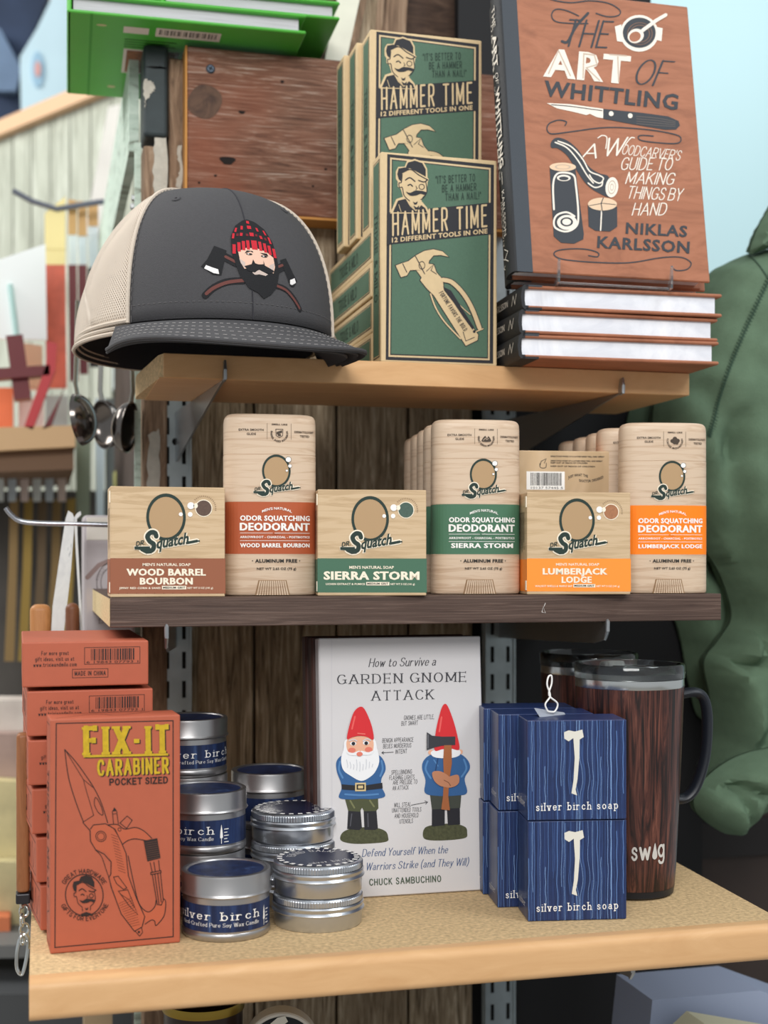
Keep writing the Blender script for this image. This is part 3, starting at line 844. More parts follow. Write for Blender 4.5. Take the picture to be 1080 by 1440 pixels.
def man(a, dark, tan, L, suit=True):
    """gentleman in a bowler hat, in the frame of the green box close-up"""
    for p in () if not suit else ([(488, 160), (500, 128), (540, 115), (585, 130), (603, 165), (605, 215), (612, 225), (605, 240), (600, 300), (575, 325), (570, 350), (600, 385), (612, 412), (410, 418), (440, 345), (480, 330), (466, 280), (450, 268), (450, 240), (440, 225), (440, 185), (452, 163)],):
        a.line(tan, p, 10, L, closed=True); a.poly(tan, p, L)
    a.poly(dark, [(488, 165), (502, 132), (540, 120), (582, 133), (600, 168), (600, 210), (560, 188), (515, 165)], L + 1)
    a.poly(dark, [(443, 200), (450, 168), (485, 160), (520, 172), (500, 178), (470, 195), (463, 240), (450, 228)], L + 1)
    a.line(dark, [(480, 182), (520, 172), (560, 200), (612, 228)], 6, L + 1, smooth=True)
    a.line(dark, [(470, 200), (465, 245), (452, 250), (455, 275), (470, 275), (480, 320), (510, 350)], 5, L + 1, smooth=True)
    a.line(dark, [(600, 240), (606, 290), (590, 325), (572, 340)], 5, L + 1, smooth=True)
    a.poly(dark, [(490, 298), (512, 304), (540, 290), (560, 290), (585, 292), (606, 302), (592, 313), (570, 308), (545, 318), (512, 319)], L + 2, smooth=True)
    a.line(dark, [(488, 232), (512, 218), (540, 238)], 7, L + 1, smooth=True); a.line(dark, [(560, 232), (590, 240), (608, 228)], 7, L + 1, smooth=True)
    a.line(dark, [(502, 262), (515, 256), (526, 266)], 7, L + 1, smooth=True); a.ell(dark, 577, 268, 17, 17, L + 1, .74)
    a.line(dark, [(545, 265), (552, 278), (545, 284)], 4, L + 1)
    a.poly(dark, [(528, 352), (540, 360), (554, 350), (550, 368), (535, 370)], L + 2)
    if not suit:
        a.poly(dark, [(498, 398), (540, 384), (582, 398), (574, 412), (545, 404), (506, 412)], L + 2); a.line(dark, [(510, 350), (512, 378)], 5, L + 1); a.line(dark, [(570, 345), (568, 372)], 5, L + 1)
        return
    a.poly(dark, [(418, 416), (446, 350), (488, 338), (512, 380), (545, 408), (574, 372), (596, 388), (606, 414)], L + 1)
    a.poly(tan, [(505, 350), (540, 376), (566, 356), (572, 372), (548, 400), (515, 378)], L + 2)
    a.poly(dark, [(530, 376), (548, 386), (562, 374), (558, 396), (540, 398)], L + 3)
    a.line(tan, [(450, 372), (462, 412)], 3, L + 2)


def tool_box(label, loc, rz, grp):
    t = thing('tool_carton', label, 'box', loc, rz, grp)
    MB().rbox((0, 0, 0), (HW, HDp, HHt), .0012, HT, 2).build('carton', t)
    q = [(355, 72), (1003, 103), (990, 1278), (350, 1252)]
    a = Art(q, HW, HHt)
    a.poly(HD, [(390, 86), (985, 128), (968, 1262), (376, 1240)], 1)
    a.poly(HT, [(405, 105), (966, 147), (948, 1243), (391, 1223)], 2)
    a.poly(HD, [(414, 116), (956, 157), (939, 1233), (400, 1213)], 3)
    a.poly(HG, [(419, 122), (951, 162), (934, 1226), (405, 1207)], 4)
    a.poly(HD, [(388, 418), (977, 345), (970, 528), (384, 600)], 5)
    a.build('printed_frame', t, front)
    a = Art(q, HW, HHt); st = dict(wt=.105, contrast=.9, gap=.15, sx=.5)
    a.text(HT, 'HAMMER', (413, 545), (721, 508), 124, st, 7, upright=True); a.text(HT, 'TIME', (768, 503), (943, 482), 120, st, 7, upright=True)
    a.text(HT, '12 DIFFERENT TOOLS IN ONE', (411, 586), (942, 523), 27, .035, 7, upright=True)
    dk = ink(38, 58, 48)
    q2 = dict(wt=.13, gap=.16, sx=.62)
    a.text(dk, '"IT\'S BETTER TO', (655, 246), (876, 226), 40, q2, 7, upright=True); a.text(dk, 'BE A HAMMER', (690, 294), (882, 277), 38, q2, 7, upright=True); a.text(dk, 'THAN A NAIL!"', (708, 342), (908, 326), 38, q2, 7, upright=True)
    a.build('lettering', t, front)
    a = Art(q, HW, HHt); man(a, HD, HT, 6); tag(a.build('printed_portrait', t, front), 'printed gentleman in a bowler hat with moustache', None)
    a = Art(q, HW, HHt)
    for off, m, L in ((9, HD, 6), (0, HT, 7)):
        for pl in ([(432, 715), (462, 703), (500, 690), (545, 655), (590, 630), (640, 620), (690, 632), (722, 661), (680, 652), (640, 655), (615, 685), (608, 720), (596, 745), (545, 738), (510, 740), (492, 770), (460, 780)],
                   [(566, 796), (612, 702), (640, 706), (655, 750), (690, 790), (695, 850), (870, 1080), (884, 1100), (880, 1130), (815, 1162), (795, 1130), (640, 880), (600, 840)],
                   [(545, 740), (600, 745), (612, 775), (580, 790)]):
            if off: a.line(m, pl, off, L, closed=True)
            a.poly(m, pl, L)
    a.poly(HD, [(690, 830), (735, 852), (862, 1060), (852, 1072), (800, 1000)], 8)
    for w, m, L in ((34, HD, 6), (24, HT, 8)): a.line(m, [(690, 792), (740, 805), (800, 865), (850, 950), (892, 1062)], w, L, smooth=True)
    for w, m, L in ((14, HD, 6), (8, HT, 7)):
        a.line(m, [(622, 872), (650, 950), (700, 1030), (785, 1122)], w, L, smooth=True); a.line(m, [(740, 890), (800, 950), (840, 985)], w * .6, L, smooth=True); a.line(m, [(862, 1086), (912, 1066)], w * .8, L)
    a.line(HD, [(540, 662), (560, 700), (590, 760)], 5, 8, smooth=True); a.ell(HD, 575, 712, 18, 24, 8, .8); a.line(HD, [(470, 705), (492, 752)], 5, 8); a.line(HD, [(600, 745), (640, 706), (625, 740), (655, 760)], 4, 8)
    a.ell(HD, 862, 1082, 8, 8, 9); a.line(HD, [(800, 1085), (815, 1135), (862, 1115)], 4, 8)
    a.text(HD, 'FORTUNE FAVORS THE BOLD', (668, 866), (806, 1082), 22, dict(wt=.14, gap=.14, sx=.6), 9)
    tag(a.build('printed_hammer', t, front), 'printed drawing of a claw hammer multi-tool', None)
    a = Art([(0, 0), (HDp * 1e4, 0), (HDp * 1e4, HHt * 1e4), (0, HHt * 1e4)], HDp, HHt)
    W_, H_ = HDp * 1e4, HHt * 1e4
    a.quad(HD, (40, 45), (W_ - 40, H_ - 45), 1); a.quad(HT, (48, 54), (W_ - 48, H_ - 54), 2); a.quad(HG, (54, 62), (W_ - 54, H_ - 62), 3)
    a.text(dk, 'TRIXIE & MILO', (95, 450), (95, 1150), 85, dict(wt=.14, gap=.2, serif=.06), 4)
    a.build('printed_side', t, left_side(HDp))
    a = Art([(0, 0), (HW * 1e4, 0), (HW * 1e4, HDp * 1e4), (0, HDp * 1e4)], HW, HDp)
    a.quad(HG, (60, 50), (HW * 1e4 - 60, HDp * 1e4 - 50), 1)
    tag(a.build('printed_end', t, lambda x, z, e: (x, z, HHt + e)), None, None)
    return t


b0 = tool_box('green hammer tool box standing upright at the shelf front, claw hammer on its face', (.2550, 1.0005, H + .1555), 0, 'green tool boxes')
GB = 'green tool boxes'
# four lying flat, long side towards the left, front end hidden behind the upright one
tl = ('lowest of the green boxes lying flat behind the upright one', 'second lowest green box lying flat, partly behind the cap', 'third green box up in the flat pile behind the upright one', 'uppermost flat green box, carrying the three rear upright boxes')
for i in range(4):
    d = dup(b0, (0, 0, 0), 0, tl[i], GB)
    # local z (height) -> world +y, local y (depth) -> down, so the left long side stays to the left
    d.rotation_euler = (-math.pi / 2, 0, 0)
    dx = (0.0, .0008, -.0006, .0004)[i]
    d.location = (.2556 + dx, 1.032, H + .1555 + .0283 * (i + 1))
    d.rotation_euler = (-math.pi / 2, 0, 0)
zr = H + .1555 + .0283 * 4 + .0004
dup(b0, (.2578, 1.0465, zr), 0, 'foremost of the upper row of green boxes, title visible above the lower box', GB)
dup(b0, (.2532, 1.0760, zr), 0, 'green box edge second in the upper row, only its side showing', GB)
dup(b0, (.2490, 1.1055, zr), 0, 'rearmost green box of the upper row, only its side showing', GB)

# ------------------------------------------------------------------ whittling books
CU = wood('copper_cover', [(.3, (142, 90, 66)), (.5, (164, 106, 78)), (.7, (176, 116, 88))], (3, 3, 12), freq=3, dist=3, bump=0, rough=.55)
SL, CR = ink(56, 60, 66), ink(238, 228, 214)
M_page = wood('page_edges', [(.3, (205, 208, 218)), (.5, (232, 234, 240)), (.7, (250, 250, 252))], (2, 2, 240), freq=6, bump=.1, rough=.8)
M_spine = mat('black_cloth_spine', (36, 37, 40), .6, bump=.2, bscale=1500)
M_cloth = mat('slate_cloth_strip', (64, 70, 77), .65, bump=.3, bscale=1500)
BW, BH, BT = .1665, .2380, .0182


def whittling_book(label, loc, rz, grp, tilt=0.0, printed=True):
    """local: x across the cover, y thickness (front at 0), z height"""
    t = thing('hardcover_book', label, 'book', loc, rz, grp, tilt)
    bt = .0026
    MB().rbox((0.004, 0, 0), (BW, bt, BH), .0008, CU, 1).build('front_board', t)
    MB().rbox((0.004, BT - bt, 0), (BW, BT, BH), .0008, CU, 1).build('back_board', t)
    MB().box((.0035, bt, .003), (BW - .005, BT - bt, BH - .003), M_page).build('page_block', t)
    sp = [(.0055, -.0002), (.0022, -.0004), (.0004, .002), (-.0006, BT / 2), (.0004, BT - .002), (.0022, BT + .0004), (.0055, BT + .0002), (.0055, BT - bt), (.003, BT - bt), (.002, BT / 2), (.003, bt), (.0055, bt)]
    MB().prism(sp, lambda x, y, z: (x, y, z), 0, BH, M_spine).build('spine', t, smooth=True)
    m = MB().box((.0035, -.0003, .0), (.0165, bt * .5, BH), M_cloth).box((.0035, BT - bt * .5, 0), (.0165, BT + .0003, BH), M_spine)
    m.build('cloth_strip', t)
    a = Art([(0, 0), (BT * 1e4, 0), (BT * 1e4, BH * 1e4), (0, BH * 1e4)], BT, BH)
    sf = dict(wt=.13, gap=.2)
    a.text(CR, 'THE', (75, 150), (75, 330), 60, sf, 1); a.text(CR, 'ART', (65, 380), (65, 660), 80, .04, 1); a.text(CR, 'OF', (75, 700), (75, 800), 60, SCRIPT, 1)
    a.text(CR, 'WHITTLING', (65, 840), (65, 1500), 80, .04, 1); a.line(CR, [(95, 1540), (95, 1640)], 8, 1); a.text(CR, 'KARLSSON', (70, 1690), (70, 2060), 55, .0, 1)
    a.line(CR, [(60, 2160), (130, 2200), (60, 2240), (130, 2280)], 8, 1)
    a.build('spine_lettering', t, lambda x, z, e: (-.0009 - e, BT - x, z))
    if not printed: return t
    q = [(50, -42), (770, 30), (868, 1057), (118, 1021)]
    a = Art(q, BW, BH)
    a.text(SL, 'THE', (296, 180), (470, 186), 96, dict(wt=.1, contrast=.6, gap=.12, shear=.3), 2)
    a.text(SL, 'OF', (562, 318), (690, 326), 92, dict(wt=.09, contrast=.55, gap=.08, shear=.35), 2)
    a.line(SL, [(395, 60), (350, 110), (320, 165), (298, 165)], 10, 2, smooth=True)
    a.text(CR, 'ART', (228, 292), (550, 318), 104, .045, 2)
    g2 = ink(196, 176, 158)
    a.line(g2, [(248, 285), (285, 200), (330, 292)], 5, 3); a.line(g2, [(378, 300), (380, 210), (420, 215), (430, 250), (390, 262), (440, 308)], 5, 3); a.line(g2, [(478, 212), (540, 216)], 5, 3); a.line(g2, [(508, 220), (512, 312)], 5, 3)
    a.text(SL, 'WHITTLING', (229, 366), (735, 413), 58, .03, 2)
    a.poly(CR, [(242, 394), (330, 397), (455, 413), (455, 448), (430, 444), (405, 432), (392, 437), (340, 425), (280, 413)], 2)
    a.line(SL, [(260, 400), (330, 405), (450, 420)], 3, 3)
    a.poly(SL, [(455, 413), (600, 426), (700, 438), (740, 455), (745, 472), (730, 487), (690, 488), (570, 470), (455, 450)], 2)
    a.ell(CR, 485, 431, 9, 9, 3); a.ell(CR, 557, 438, 9, 9, 3)
    for i in range(4): a.line(ink(100, 92, 88), [(580, 440 + i * 9), (660, 446 + i * 9), (728, 458 + i * 6)], 2.5, 3, smooth=True, caps=False)
    a.poly(CR, [(496, 108), (520, 100), (528, 165), (505, 162)], 2); a.poly(CR, [(655, 108), (676, 112), (672, 160), (652, 155)], 2)
    a.ell(CR, 588, 132, 72, 68, 2); a.ell(SL, 588, 130, 62, 56, 3); a.ell(ink(120, 92, 76), 590, 134, 48, 42, 4, .93); a.ell(ink(120, 92, 76), 590, 134, 38, 33, 4, .9)
    a.line(CR, [(600, 122), (650, 85), (686, 64)], 13, 5); a.ell(CR, 574, 143, 31, 26, 5, rot=-.4); a.ell(CU, 571, 146, 22, 18, 6, rot=-.4)
    for pts in ([(225, -8), (260, 12), (330, 22), (400, 14), (470, 22), (513, 46), (510, 66), (470, 72), (425, 60)], [(395, 98), (330, 98), (275, 92), (258, 70), (272, 48), (310, 50), (360, 70)],
                [(312, 476), (316, 462), (285, 457), (252, 470), (244, 492), (262, 508), (330, 500), (470, 482), (620, 488), (730, 506), (750, 524), (735, 538), (680, 538), (605, 530), (588, 518), (600, 510), (645, 512)],
                [(405, 961), (438, 965), (440, 950), (400, 938), (340, 936), (285, 944), (275, 960), (310, 976), (430, 986), (560, 986), (680, 966), (755, 964), (793, 984), (780, 1008), (740, 1014), (719, 1000)]):
        a.line(SL, pts, 4.5, 2, smooth=True)
    a.poly(SL, [(258, 545), (268, 528), (290, 522), (325, 535), (365, 570), (400, 625), (440, 652), (480, 668), (490, 740), (440, 726), (395, 695), (355, 640), (320, 588), (285, 562), (262, 560)], 2, smooth=True)
    a.ell(CR, 490, 705, 24, 38, 3, rot=.1); a.ell(g2, 490, 705, 15, 26, 4, .85, rot=.1); a.ell(g2, 490, 705, 7, 13, 4, .75)
    for pts in ([(275, 540), (320, 560), (360, 605), (395, 660), (420, 690)], [(285, 535), (335, 555), (378, 600), (405, 645), (440, 660), (458, 672), (445, 690), (420, 680), (405, 660)], [(400, 690), (425, 706), (450, 700), (455, 685)]):
        a.line(CR, pts, 5, 3, smooth=True)
    a.poly(SL, [(255, 635), (352, 636), (386, 880), (384, 900), (350, 917), (300, 914), (272, 890)], 2)
    a.ell(ink(226, 196, 164), 304, 631, 50, 16, 3); a.ell(g2, 304, 631, 30, 9, 4, .8)
    a.line(CR, [(272, 790), (268, 700), (280, 660), (310, 652), (345, 662), (354, 700), (364, 800), (358, 850), (320, 872), (280, 860), (272, 835), (285, 810), (320, 800), (350, 815)], 7, 3, smooth=True)
    a.ell(CR, 322, 838, 38, 28, 3); a.ell(SL, 320, 836, 24, 17, 4, .7); a.ell(CR, 308, 672, 26, 12, 3); a.ell(SL, 308, 674, 18, 7, 4)
    a.poly(SL, [(400, 772), (511, 777), (512, 852), (485, 870), (430, 868), (404, 852)], 2); a.ell(ink(226, 196, 164), 455, 768, 55, 24, 3); a.line(SL, [(458, 745), (450, 765), (455, 800)], 3, 4); a.line(CR, [(452, 795), (449, 866)], 5, 3); a.line(SL, [(405, 775), (455, 765), (505, 770)], 2, 4)
    sc = dict(wt=.11, contrast=.75, gap=.10, shear=.32, space=.28)
    a.text(CR, 'A', (372, 598), (432, 596), 52, dict(wt=.09, shear=.3), 2); a.text(CR, 'W', (452, 588), (528, 584), 64, dict(wt=.09, shear=.35), 2); a.text(CR, "OODCARVER'S", (524, 580), (745, 602), 36, sc, 2)
    a.line(CR, [(436, 522), (452, 512), (470, 520), (466, 560)], 4, 2, smooth=True); a.line(CR, [(540, 545), (560, 520), (574, 520)], 4, 2, smooth=True)
    a.text(CR, 'GUIDE TO', (520, 638), (714, 638), 44, sc, 2); a.text(CR, 'MAKING', (540, 690), (722, 692), 42, sc, 2); a.text(CR, 'THINGS BY', (545, 744), (752, 752), 44, sc, 2); a.text(CR, 'HAND', (566, 808), (694, 806), 44, sc, 2)
    a.text(SL, 'NIKLAS', (544, 876), (777, 887), 42, .03, 2); a.text(SL, 'KARLSSON', (436, 930), (786, 948), 44, .03, 2)
    a.build('cover_print', t, front, eps=.00016)
    return t


WG = 'woodcarving hardcovers'
# three lying in a pile: spine to the left, bottom page edge to the front
pl = ('lowest of three copper hardcovers lying in a pile on the shelf end', 'middle one of three copper hardcovers lying in a pile', 'uppermost of three lying copper hardcovers, under the clear stand')
zz = H + .1557
for i in range(3):
    bk = whittling_book(pl[i], (0, 0, 0), 0, WG, 0, False)
    bk.rotation_euler = (-math.pi / 2, 0, math.radians((-2.0, -1.2, -2.2)[i]))
    bk.location = (.3515 + (.001, .002, .004)[i], .957 + (0, .0015, .001)[i], zz + BT + .0004)
    zz += BT + .0008
stk_top = zz
lean = math.radians(9.2)
bz = stk_top + .0085
wb = whittling_book('copper hardcover with knife and spoon drawings, standing face out', (.3478, .957, bz + .001), 0, WG, -lean)
bb = whittling_book('second copper hardcover leaning behind the face-out one', (.3478 + .0062, .957 + BT * 1.02 + .001, bz - .0020), 0, WG, -lean, False)
# clear display stand
M_clear = mat('clear_acrylic', (226, 232, 236), .08, trans=.9, spec=.5)
st = thing('display_stand', 'clear plastic easel holding the face-out book on the pile', 'stand', (.3478, .957, stk_top))
for nm, xx in (('left', .036), ('right', .130)):
    pr = [(-.012, .0), (-.0135, .016), (-.0125, .0175), (-.0045, .0045), (.075, .0015), (.075, .0)]
    MB().prism(pr, lambda y, z, x: (x + (y * .25), y, z + .0004), xx - .001, xx + .001, M_clear).build('foot', st)
MB().rbox((.036, -.0035, .0012), (.130, -.0015, .0030), .0006, M_clear, 1).build('cross_bar', st)

# ------------------------------------------------------------------ green books on top of the wall
GN = mat('bright_green_cover', (82, 178, 62), .4, var=.02); GND = GN
M_page2 = wood('page_edges_grey', [(.3, (176, 172, 178)), (.6, (206, 204, 210))], (2, 2, 200), freq=6, bump=.1)


def green_book(label, loc, rz, w, d, h, marks):
    t = thing('hardcover_book', label, 'book', loc, rz, 'green hardcovers on the wall top')
    bt = .0028
    MB().rbox((0, 0, 0), (w, d, bt), .001, GN, 1).build('lower_board', t); MB().rbox((0, 0, h - bt), (w, d, h), .001, GN, 1).build('upper_board', t)
    MB().box((.005, .006, bt), (w - .006, d - .005, h - bt), M_page2).build('page_block', t)
    MB().rbox((-.0005, .0, 0), (.0035, d, h), .0012, GN, 1).build('spine', t)
    if marks:
        a = Art([(0, 0), (2060, 0), (2060, 2000), (0, 2000)], w, d)
        k = ink(30, 34, 30); wt = ink(226, 214, 206)
        a.quad(ink(70, 156, 56), (190, 0), (215, 2000), 1)
        a.quad(wt, (480, 60 + 1600), (700, 1800), 1); a.quad(wt, (760, 1640), (1330, 1830), 1)
        for i in range(46):
            if (i * 7) % 5 != 1: a.quad(k, (790 + i * 11, 1690), (790 + i * 11 + (4 if i % 3 else 8), 1800), 2)
        for j in range(4): a.line(k, [(500, 1520 - j * 55), (960 - 60 * (j % 2), 1520 - j * 55)], 16, 1, caps=False)
        a.quad(wt, (500, 700), (1000, 1300), 1); a.quad(mat('photo_brown', (132, 88, 60), .6, var=.4, vscale=160), (530, 730), (970, 1270), 2)
        a.ell(ink(210, 196, 150), 290, 1780, 45, 22, 1); a.ell(ink(210, 196, 150), 420, 300, 40, 30, 1)
        a.build('printed_back', t, lambda x, y, e: (x, y, -e))
    return t


g1 = green_book('bright green hardcover at the bottom of the pile, barcode on its underside', (.0205, 1.168, H + .4715), math.radians(-1), .2075, .205, .0175, True)
green_book('bright green hardcover second in the pile, shoved to the right', (.100, 1.174, H + .4895), math.radians(-1.5), .160, .2, .0165, False)
green_book('uppermost bright green hardcover, barely in frame', (.060, 1.165, H + .5065), math.radians(1.5), .165, .2, .0165, False)
# loose old boards standing behind the green boxes
for (u0, u1, v1, m, lb, lean_x, Y, name) in ((452, 482, 92, mat('cream_paint_board', (226, 224, 208), .8, var=.06, vscale=40), 'cream painted board standing behind the green boxes', .035, 1.25, 'loose_board'),
                                      (500, 522, 48, M_barn, 'narrow grey weathered board behind the upper green boxes', .012, 1.262, 'loose_board'),
                                      (530, 556, 44, M_post, 'pale brown weathered board right of the narrow grey one', .01, 1.272, 'loose_board')):
    p0 = P(u0, v1, Y); p1 = P(u1, v1, Y)
    z0 = H + .4675
    t = thing(name, lb, 'board', (p0.x, Y, z0), group='loose boards on the wall top')
    w = p1.x - p0.x
    MB().prism([(0, 0), (w, 0), (w + lean_x, .16), (lean_x, .16)], lambda x, z, y: (x, y, z), 0, .008, m).build('plank', t)
    MB().prism([(w - .0004, 0), (w + .007, 0), (w + .007 + lean_x, .16), (w + lean_x - .0004, .16)], lambda x, z, y: (x, y, z), .0005, .0075, M_post).build('raw_edge', t)
struct(MB().box((.235, 1.30, H + .40), (.46, 1.32, H + .72), wood('dark_barn', [(.3, (48, 36, 30)), (.55, (86, 66, 54)), (.75, (120, 98, 82))], (3, 12, 20), freq=4)).build('wall_upper'))
# ================================================================== things on the middle shelf
M_grain = wood('printed_woodgrain', [(.36, (190, 162, 126)), (.47, (202, 174, 138)), (.53, (208, 181, 146))], (5, 5, 75), freq=3, detail=3, dist=1.0, bump=0, rough=.5)
M_stick = wood('printed_pale_woodgrain', [(.36, (194, 166, 140)), (.47, (206, 180, 154)), (.53, (212, 188, 163))], (5, 5, 75), freq=3, detail=3, dist=1.0, bump=0, rough=.42)
DG, CRM, WHT, INK = ink(36, 54, 48), ink(246, 234, 212), ink(246, 243, 238), ink(40, 38, 36)
SQ = dict(wt=.15, contrast=.8, gap=.06, shear=.32, sx=.92)


def wordmark(a, L, bubbles):
    """oval ring and slanted script wordmark, in the frame of the carton close-up"""
    a.ell(mat('oval_fill', (180, 148, 110), .6), 337, 552, 80, 99, L); a.ell(DG, 337, 552, 90, 109, L + 1, .86, n=40)
    for w, m, q in ((34, CRM, L + 2), (21, DG, L + 4)):
        a.line(m, [(292, 640), (286, 624), (268, 622), (252, 640), (262, 662), (280, 676), (276, 700), (252, 708), (228, 698)], w, q, smooth=True)
        a.poly(m, [(196 - w * .15, 690 - w * .18), (262, 690 - w * .2), (272, 712 + w * .25), (246, 714 + w * .25), (222, 700 + w * .1), (196 - w * .15, 696 + w * .15)], q)
    a.text(CRM, 'quatch', (284, 700), (442, 674), 53, (.10, .42), L + 2)
    a.text(DG, 'quatch', (290, 696), (437, 671), 52, (.035, .42), L + 4)
    a.line(CRM, [(436, 668), (478, 660)], 24, L + 2); a.line(DG, [(432, 669), (478, 660)], 12, L + 4)
    a.text(DG, 'DR.', (200, 684), (242, 676), 18, dict(wt=.2, gap=.12, shear=.25), L + 4); a.ell(DG, 487, 660, 4, 4, L + 4)
    if bubbles:
        for (x, y, r) in ((450, 498, 16), (447, 538, 11), (404, 538, 9)): a.ell(WHT, x, y, r, r, L + 3)


KIND = {'brown': (ink(150, 92, 66), (92, 72, 62), ('WOOD BARREL', 'BOURBON'), 'JIMNY RED CORN & SAND'),
        'green': (ink(72, 110, 88), (70, 92, 82), ('SIERRA STORM',), 'LICHEN EXTRACT & PUMICE'),
        'orange': (ink(255, 150, 56), (164, 112, 78), ('LUMBERJACK', 'LODGE'), 'WALNUT SHELLS & MAPLE SAP')}
SW, SD, SH = .0762, .036, .0738


def soap_carton(label, loc, rz, kind, grp, back=False):
    t = thing('soap_carton', label, 'box', loc, rz, grp)
    band, dot, names, small = KIND[kind]
    MB().rbox((0, 0, 0), (SW, SD, SH), .0007, M_grain, 2).build('carton', t)
    # tuck flap corners at the left edge
    MB().rbox((-.0006, .0004, .003), (.0002, .004, .0100), .0002, CRM, 1).rbox((-.0006, .0004, SH - .011), (.0002, .004, SH - .003), .0002, CRM, 1).build('tuck_flap', t)
    q = [(85, 412), (608, 413), (606, 916), (84, 918)]
    a = Art(q, SW, SH)
    a.quad(band, (84, 741), (608, 901), 1)
    for i in range(64):
        x = 88 + i * 8.18
        a.ell(band, x, 741, 2.6, 2.6, 1, n=6); a.ell(band, x, 901, 2.6, 2.6, 1, n=6)
    a.build('colour_band', t, front)
    a = Art(q, SW, SH); wordmark(a, 1, True)
    dm = mat('dot_' + kind, dot, .6, var=.15, vscale=700)
    a.ell(CRM, 509, 509, 40, 40, 2); a.ell(dm, 509, 509, 36, 36, 3); a.ell(CRM, 472, 498, 10, 12, 4)
    for i in range(17):
        g = math.radians(-135 + i * 9); a.line(ink(150, 124, 96), [(509 + 52 * math.cos(g), 509 + 52 * math.sin(g)), (509 + 59 * math.cos(g), 509 + 59 * math.sin(g))], 3, 2, caps=False)
    a.build('emblem', t, front)
    a = Art(q, SW, SH)
    if len(names) == 2:
        a.text(CRM, "MEN'S NATURAL SOAP", (230, 775), (448, 775), 13, .02, 3)
        n0, n1 = names
        x0, x1 = (157, 518) if kind == 'brown' else (163, 490)
        a.text(CRM, n0, (x0, 818), (x1, 818), 31, .055, 3)
        x0, x1 = (217, 458) if kind == 'brown' else (258, 410)
        a.text(CRM, n1, (x0, 859), (x1, 859), 31, .055, 3); yb = 880
    else:
        a.text(CRM, "MEN'S NATURAL SOAP", (236, 789), (450, 789), 14, .02, 3)
        a.text(CRM, names[0], (113, 840), (573, 840), 39, .055, 3); yb = 866
    a.text(CRM, small, (124, yb), (311, yb), 9, .03, 3); a.quad(CRM, (317, yb - 14), (428, yb + 2), 3); a.text(INK, 'MEDIUM GRIT', (322, yb - 2), (423, yb - 2), 9, .03, 4); a.text(CRM, 'NET WT 5 OZ (141 g)', (433, yb), (550, yb), 9, .02, 3)
    a.build('lettering', t, front)
    # left side: small print
    a = Art([(0, 0), (360, 0), (360, 738), (0, 738)], SD, SH); a.quad(band, (0, 484), (360, 716), 1)
    for i in range(9): a.line(INK, [(90 + 22 * i, 140), (90 + 22 * i, 440 - (i * 37) % 90)], 7, 1, caps=False)
    a.build('side_print', t, left_side(SD))
    if back:
        # long edge with directions and barcode (this carton lies on its face)
        a = Art([(0, 0), (762, 0), (762, 360), (0, 360)], SW, SD)
        for j, (y, l, r) in enumerate(((48, 250, 675), (82, 250, 660), (98, 250, 540), (124, 250, 600))): a.text(INK, 'DIRECTIONS WORK UP A LATHER RINSE WELL AND REPEAT' if j < 2 else 'KEEP OUT OF REACH OF CHILDREN', (l, y), (r, y), 11, .03, 1)
        a.quad(WHT, (60, 160), (360, 300), 1)
        r = random.Random(5); x = 92
        while x < 330:
            w = r.choice((3, 3, 5, 8)); a.quad(INK, (x, 170), (x + w, 268), 2); x += w + r.choice((3, 4, 6))
        a.text(INK, '10137 57445 5', (95, 294), (345, 294), 18, .0, 2)
        a.text(INK, 'JUST WHAT THE', (388, 216), (545, 204), 20, .028, 1, bend=16); a.text(INK, 'DOCTOR ORDERED', (476, 236), (668, 206), 20, .028, 1, bend=-16)
        a.line(INK, [(165, 118), (175, 82), (215, 62), (200, 96)], 5, 1); a.line(INK, [(165, 100), (170, 130), (210, 130), (215, 96)], 5, 1, smooth=True)
        a.build('bottom_print', t, lambda x, z, e: (x, SD - z, -e))
    return t


def at_front(u, Y, z): p = P(u, 700, Y); return (p.x, Y, z)


SG, DGp = 'soap cartons', 'deodorant sticks'
Zs = H - .0236
soap_carton('kraft soap carton with brown band, left end of the middle shelf', at_front(155, .8965, Zs), 0, 'brown', SG)
p = at_front(446.5, .9015, Zs)
soap_carton('kraft soap carton with dark green band, between the brown and green banded sticks', p, math.radians(-8), 'green', SG)
p = at_front(741, .8985, Zs)
soap_carton('kraft soap carton with orange band, lowest and foremost on the right', p, math.radians(-9), 'orange', SG)
pl = ('kraft soap carton lying at the bottom behind the orange banded one', 'kraft soap carton lying in the middle behind the orange banded one', 'kraft soap carton lying with barcode edge outwards above the orange banded one')
src = None
for i in range(3):
    c = soap_carton(pl[i], (0, 0, 0), 0, 'orange', SG, back=True) if i == 0 else dup(src, (0, 0, 0), 0, pl[i], SG)
    src = src or c
    c.rotation_euler = (-math.pi / 2, 0, math.radians(-7)); c.location = (.3535 + (.0, .001, -.0005)[i], .9575, Zs + (SD + .0003) * (i + 1))
# lying cartons: rotate so that the printed long edge (carton bottom, z = 0) faces the shopper

DA, DB, DH, DN = .0326, .0158, .1272, 3.2


def sect(a, b, n=48):
    out = []
    for i in range(n):
        t = 2 * math.pi * i / n; c, s = math.cos(t), math.sin(t)
        out.append((a * math.copysign(abs(c) ** (2 / DN), c), b * math.copysign(abs(s) ** (2 / DN), s)))
    return out


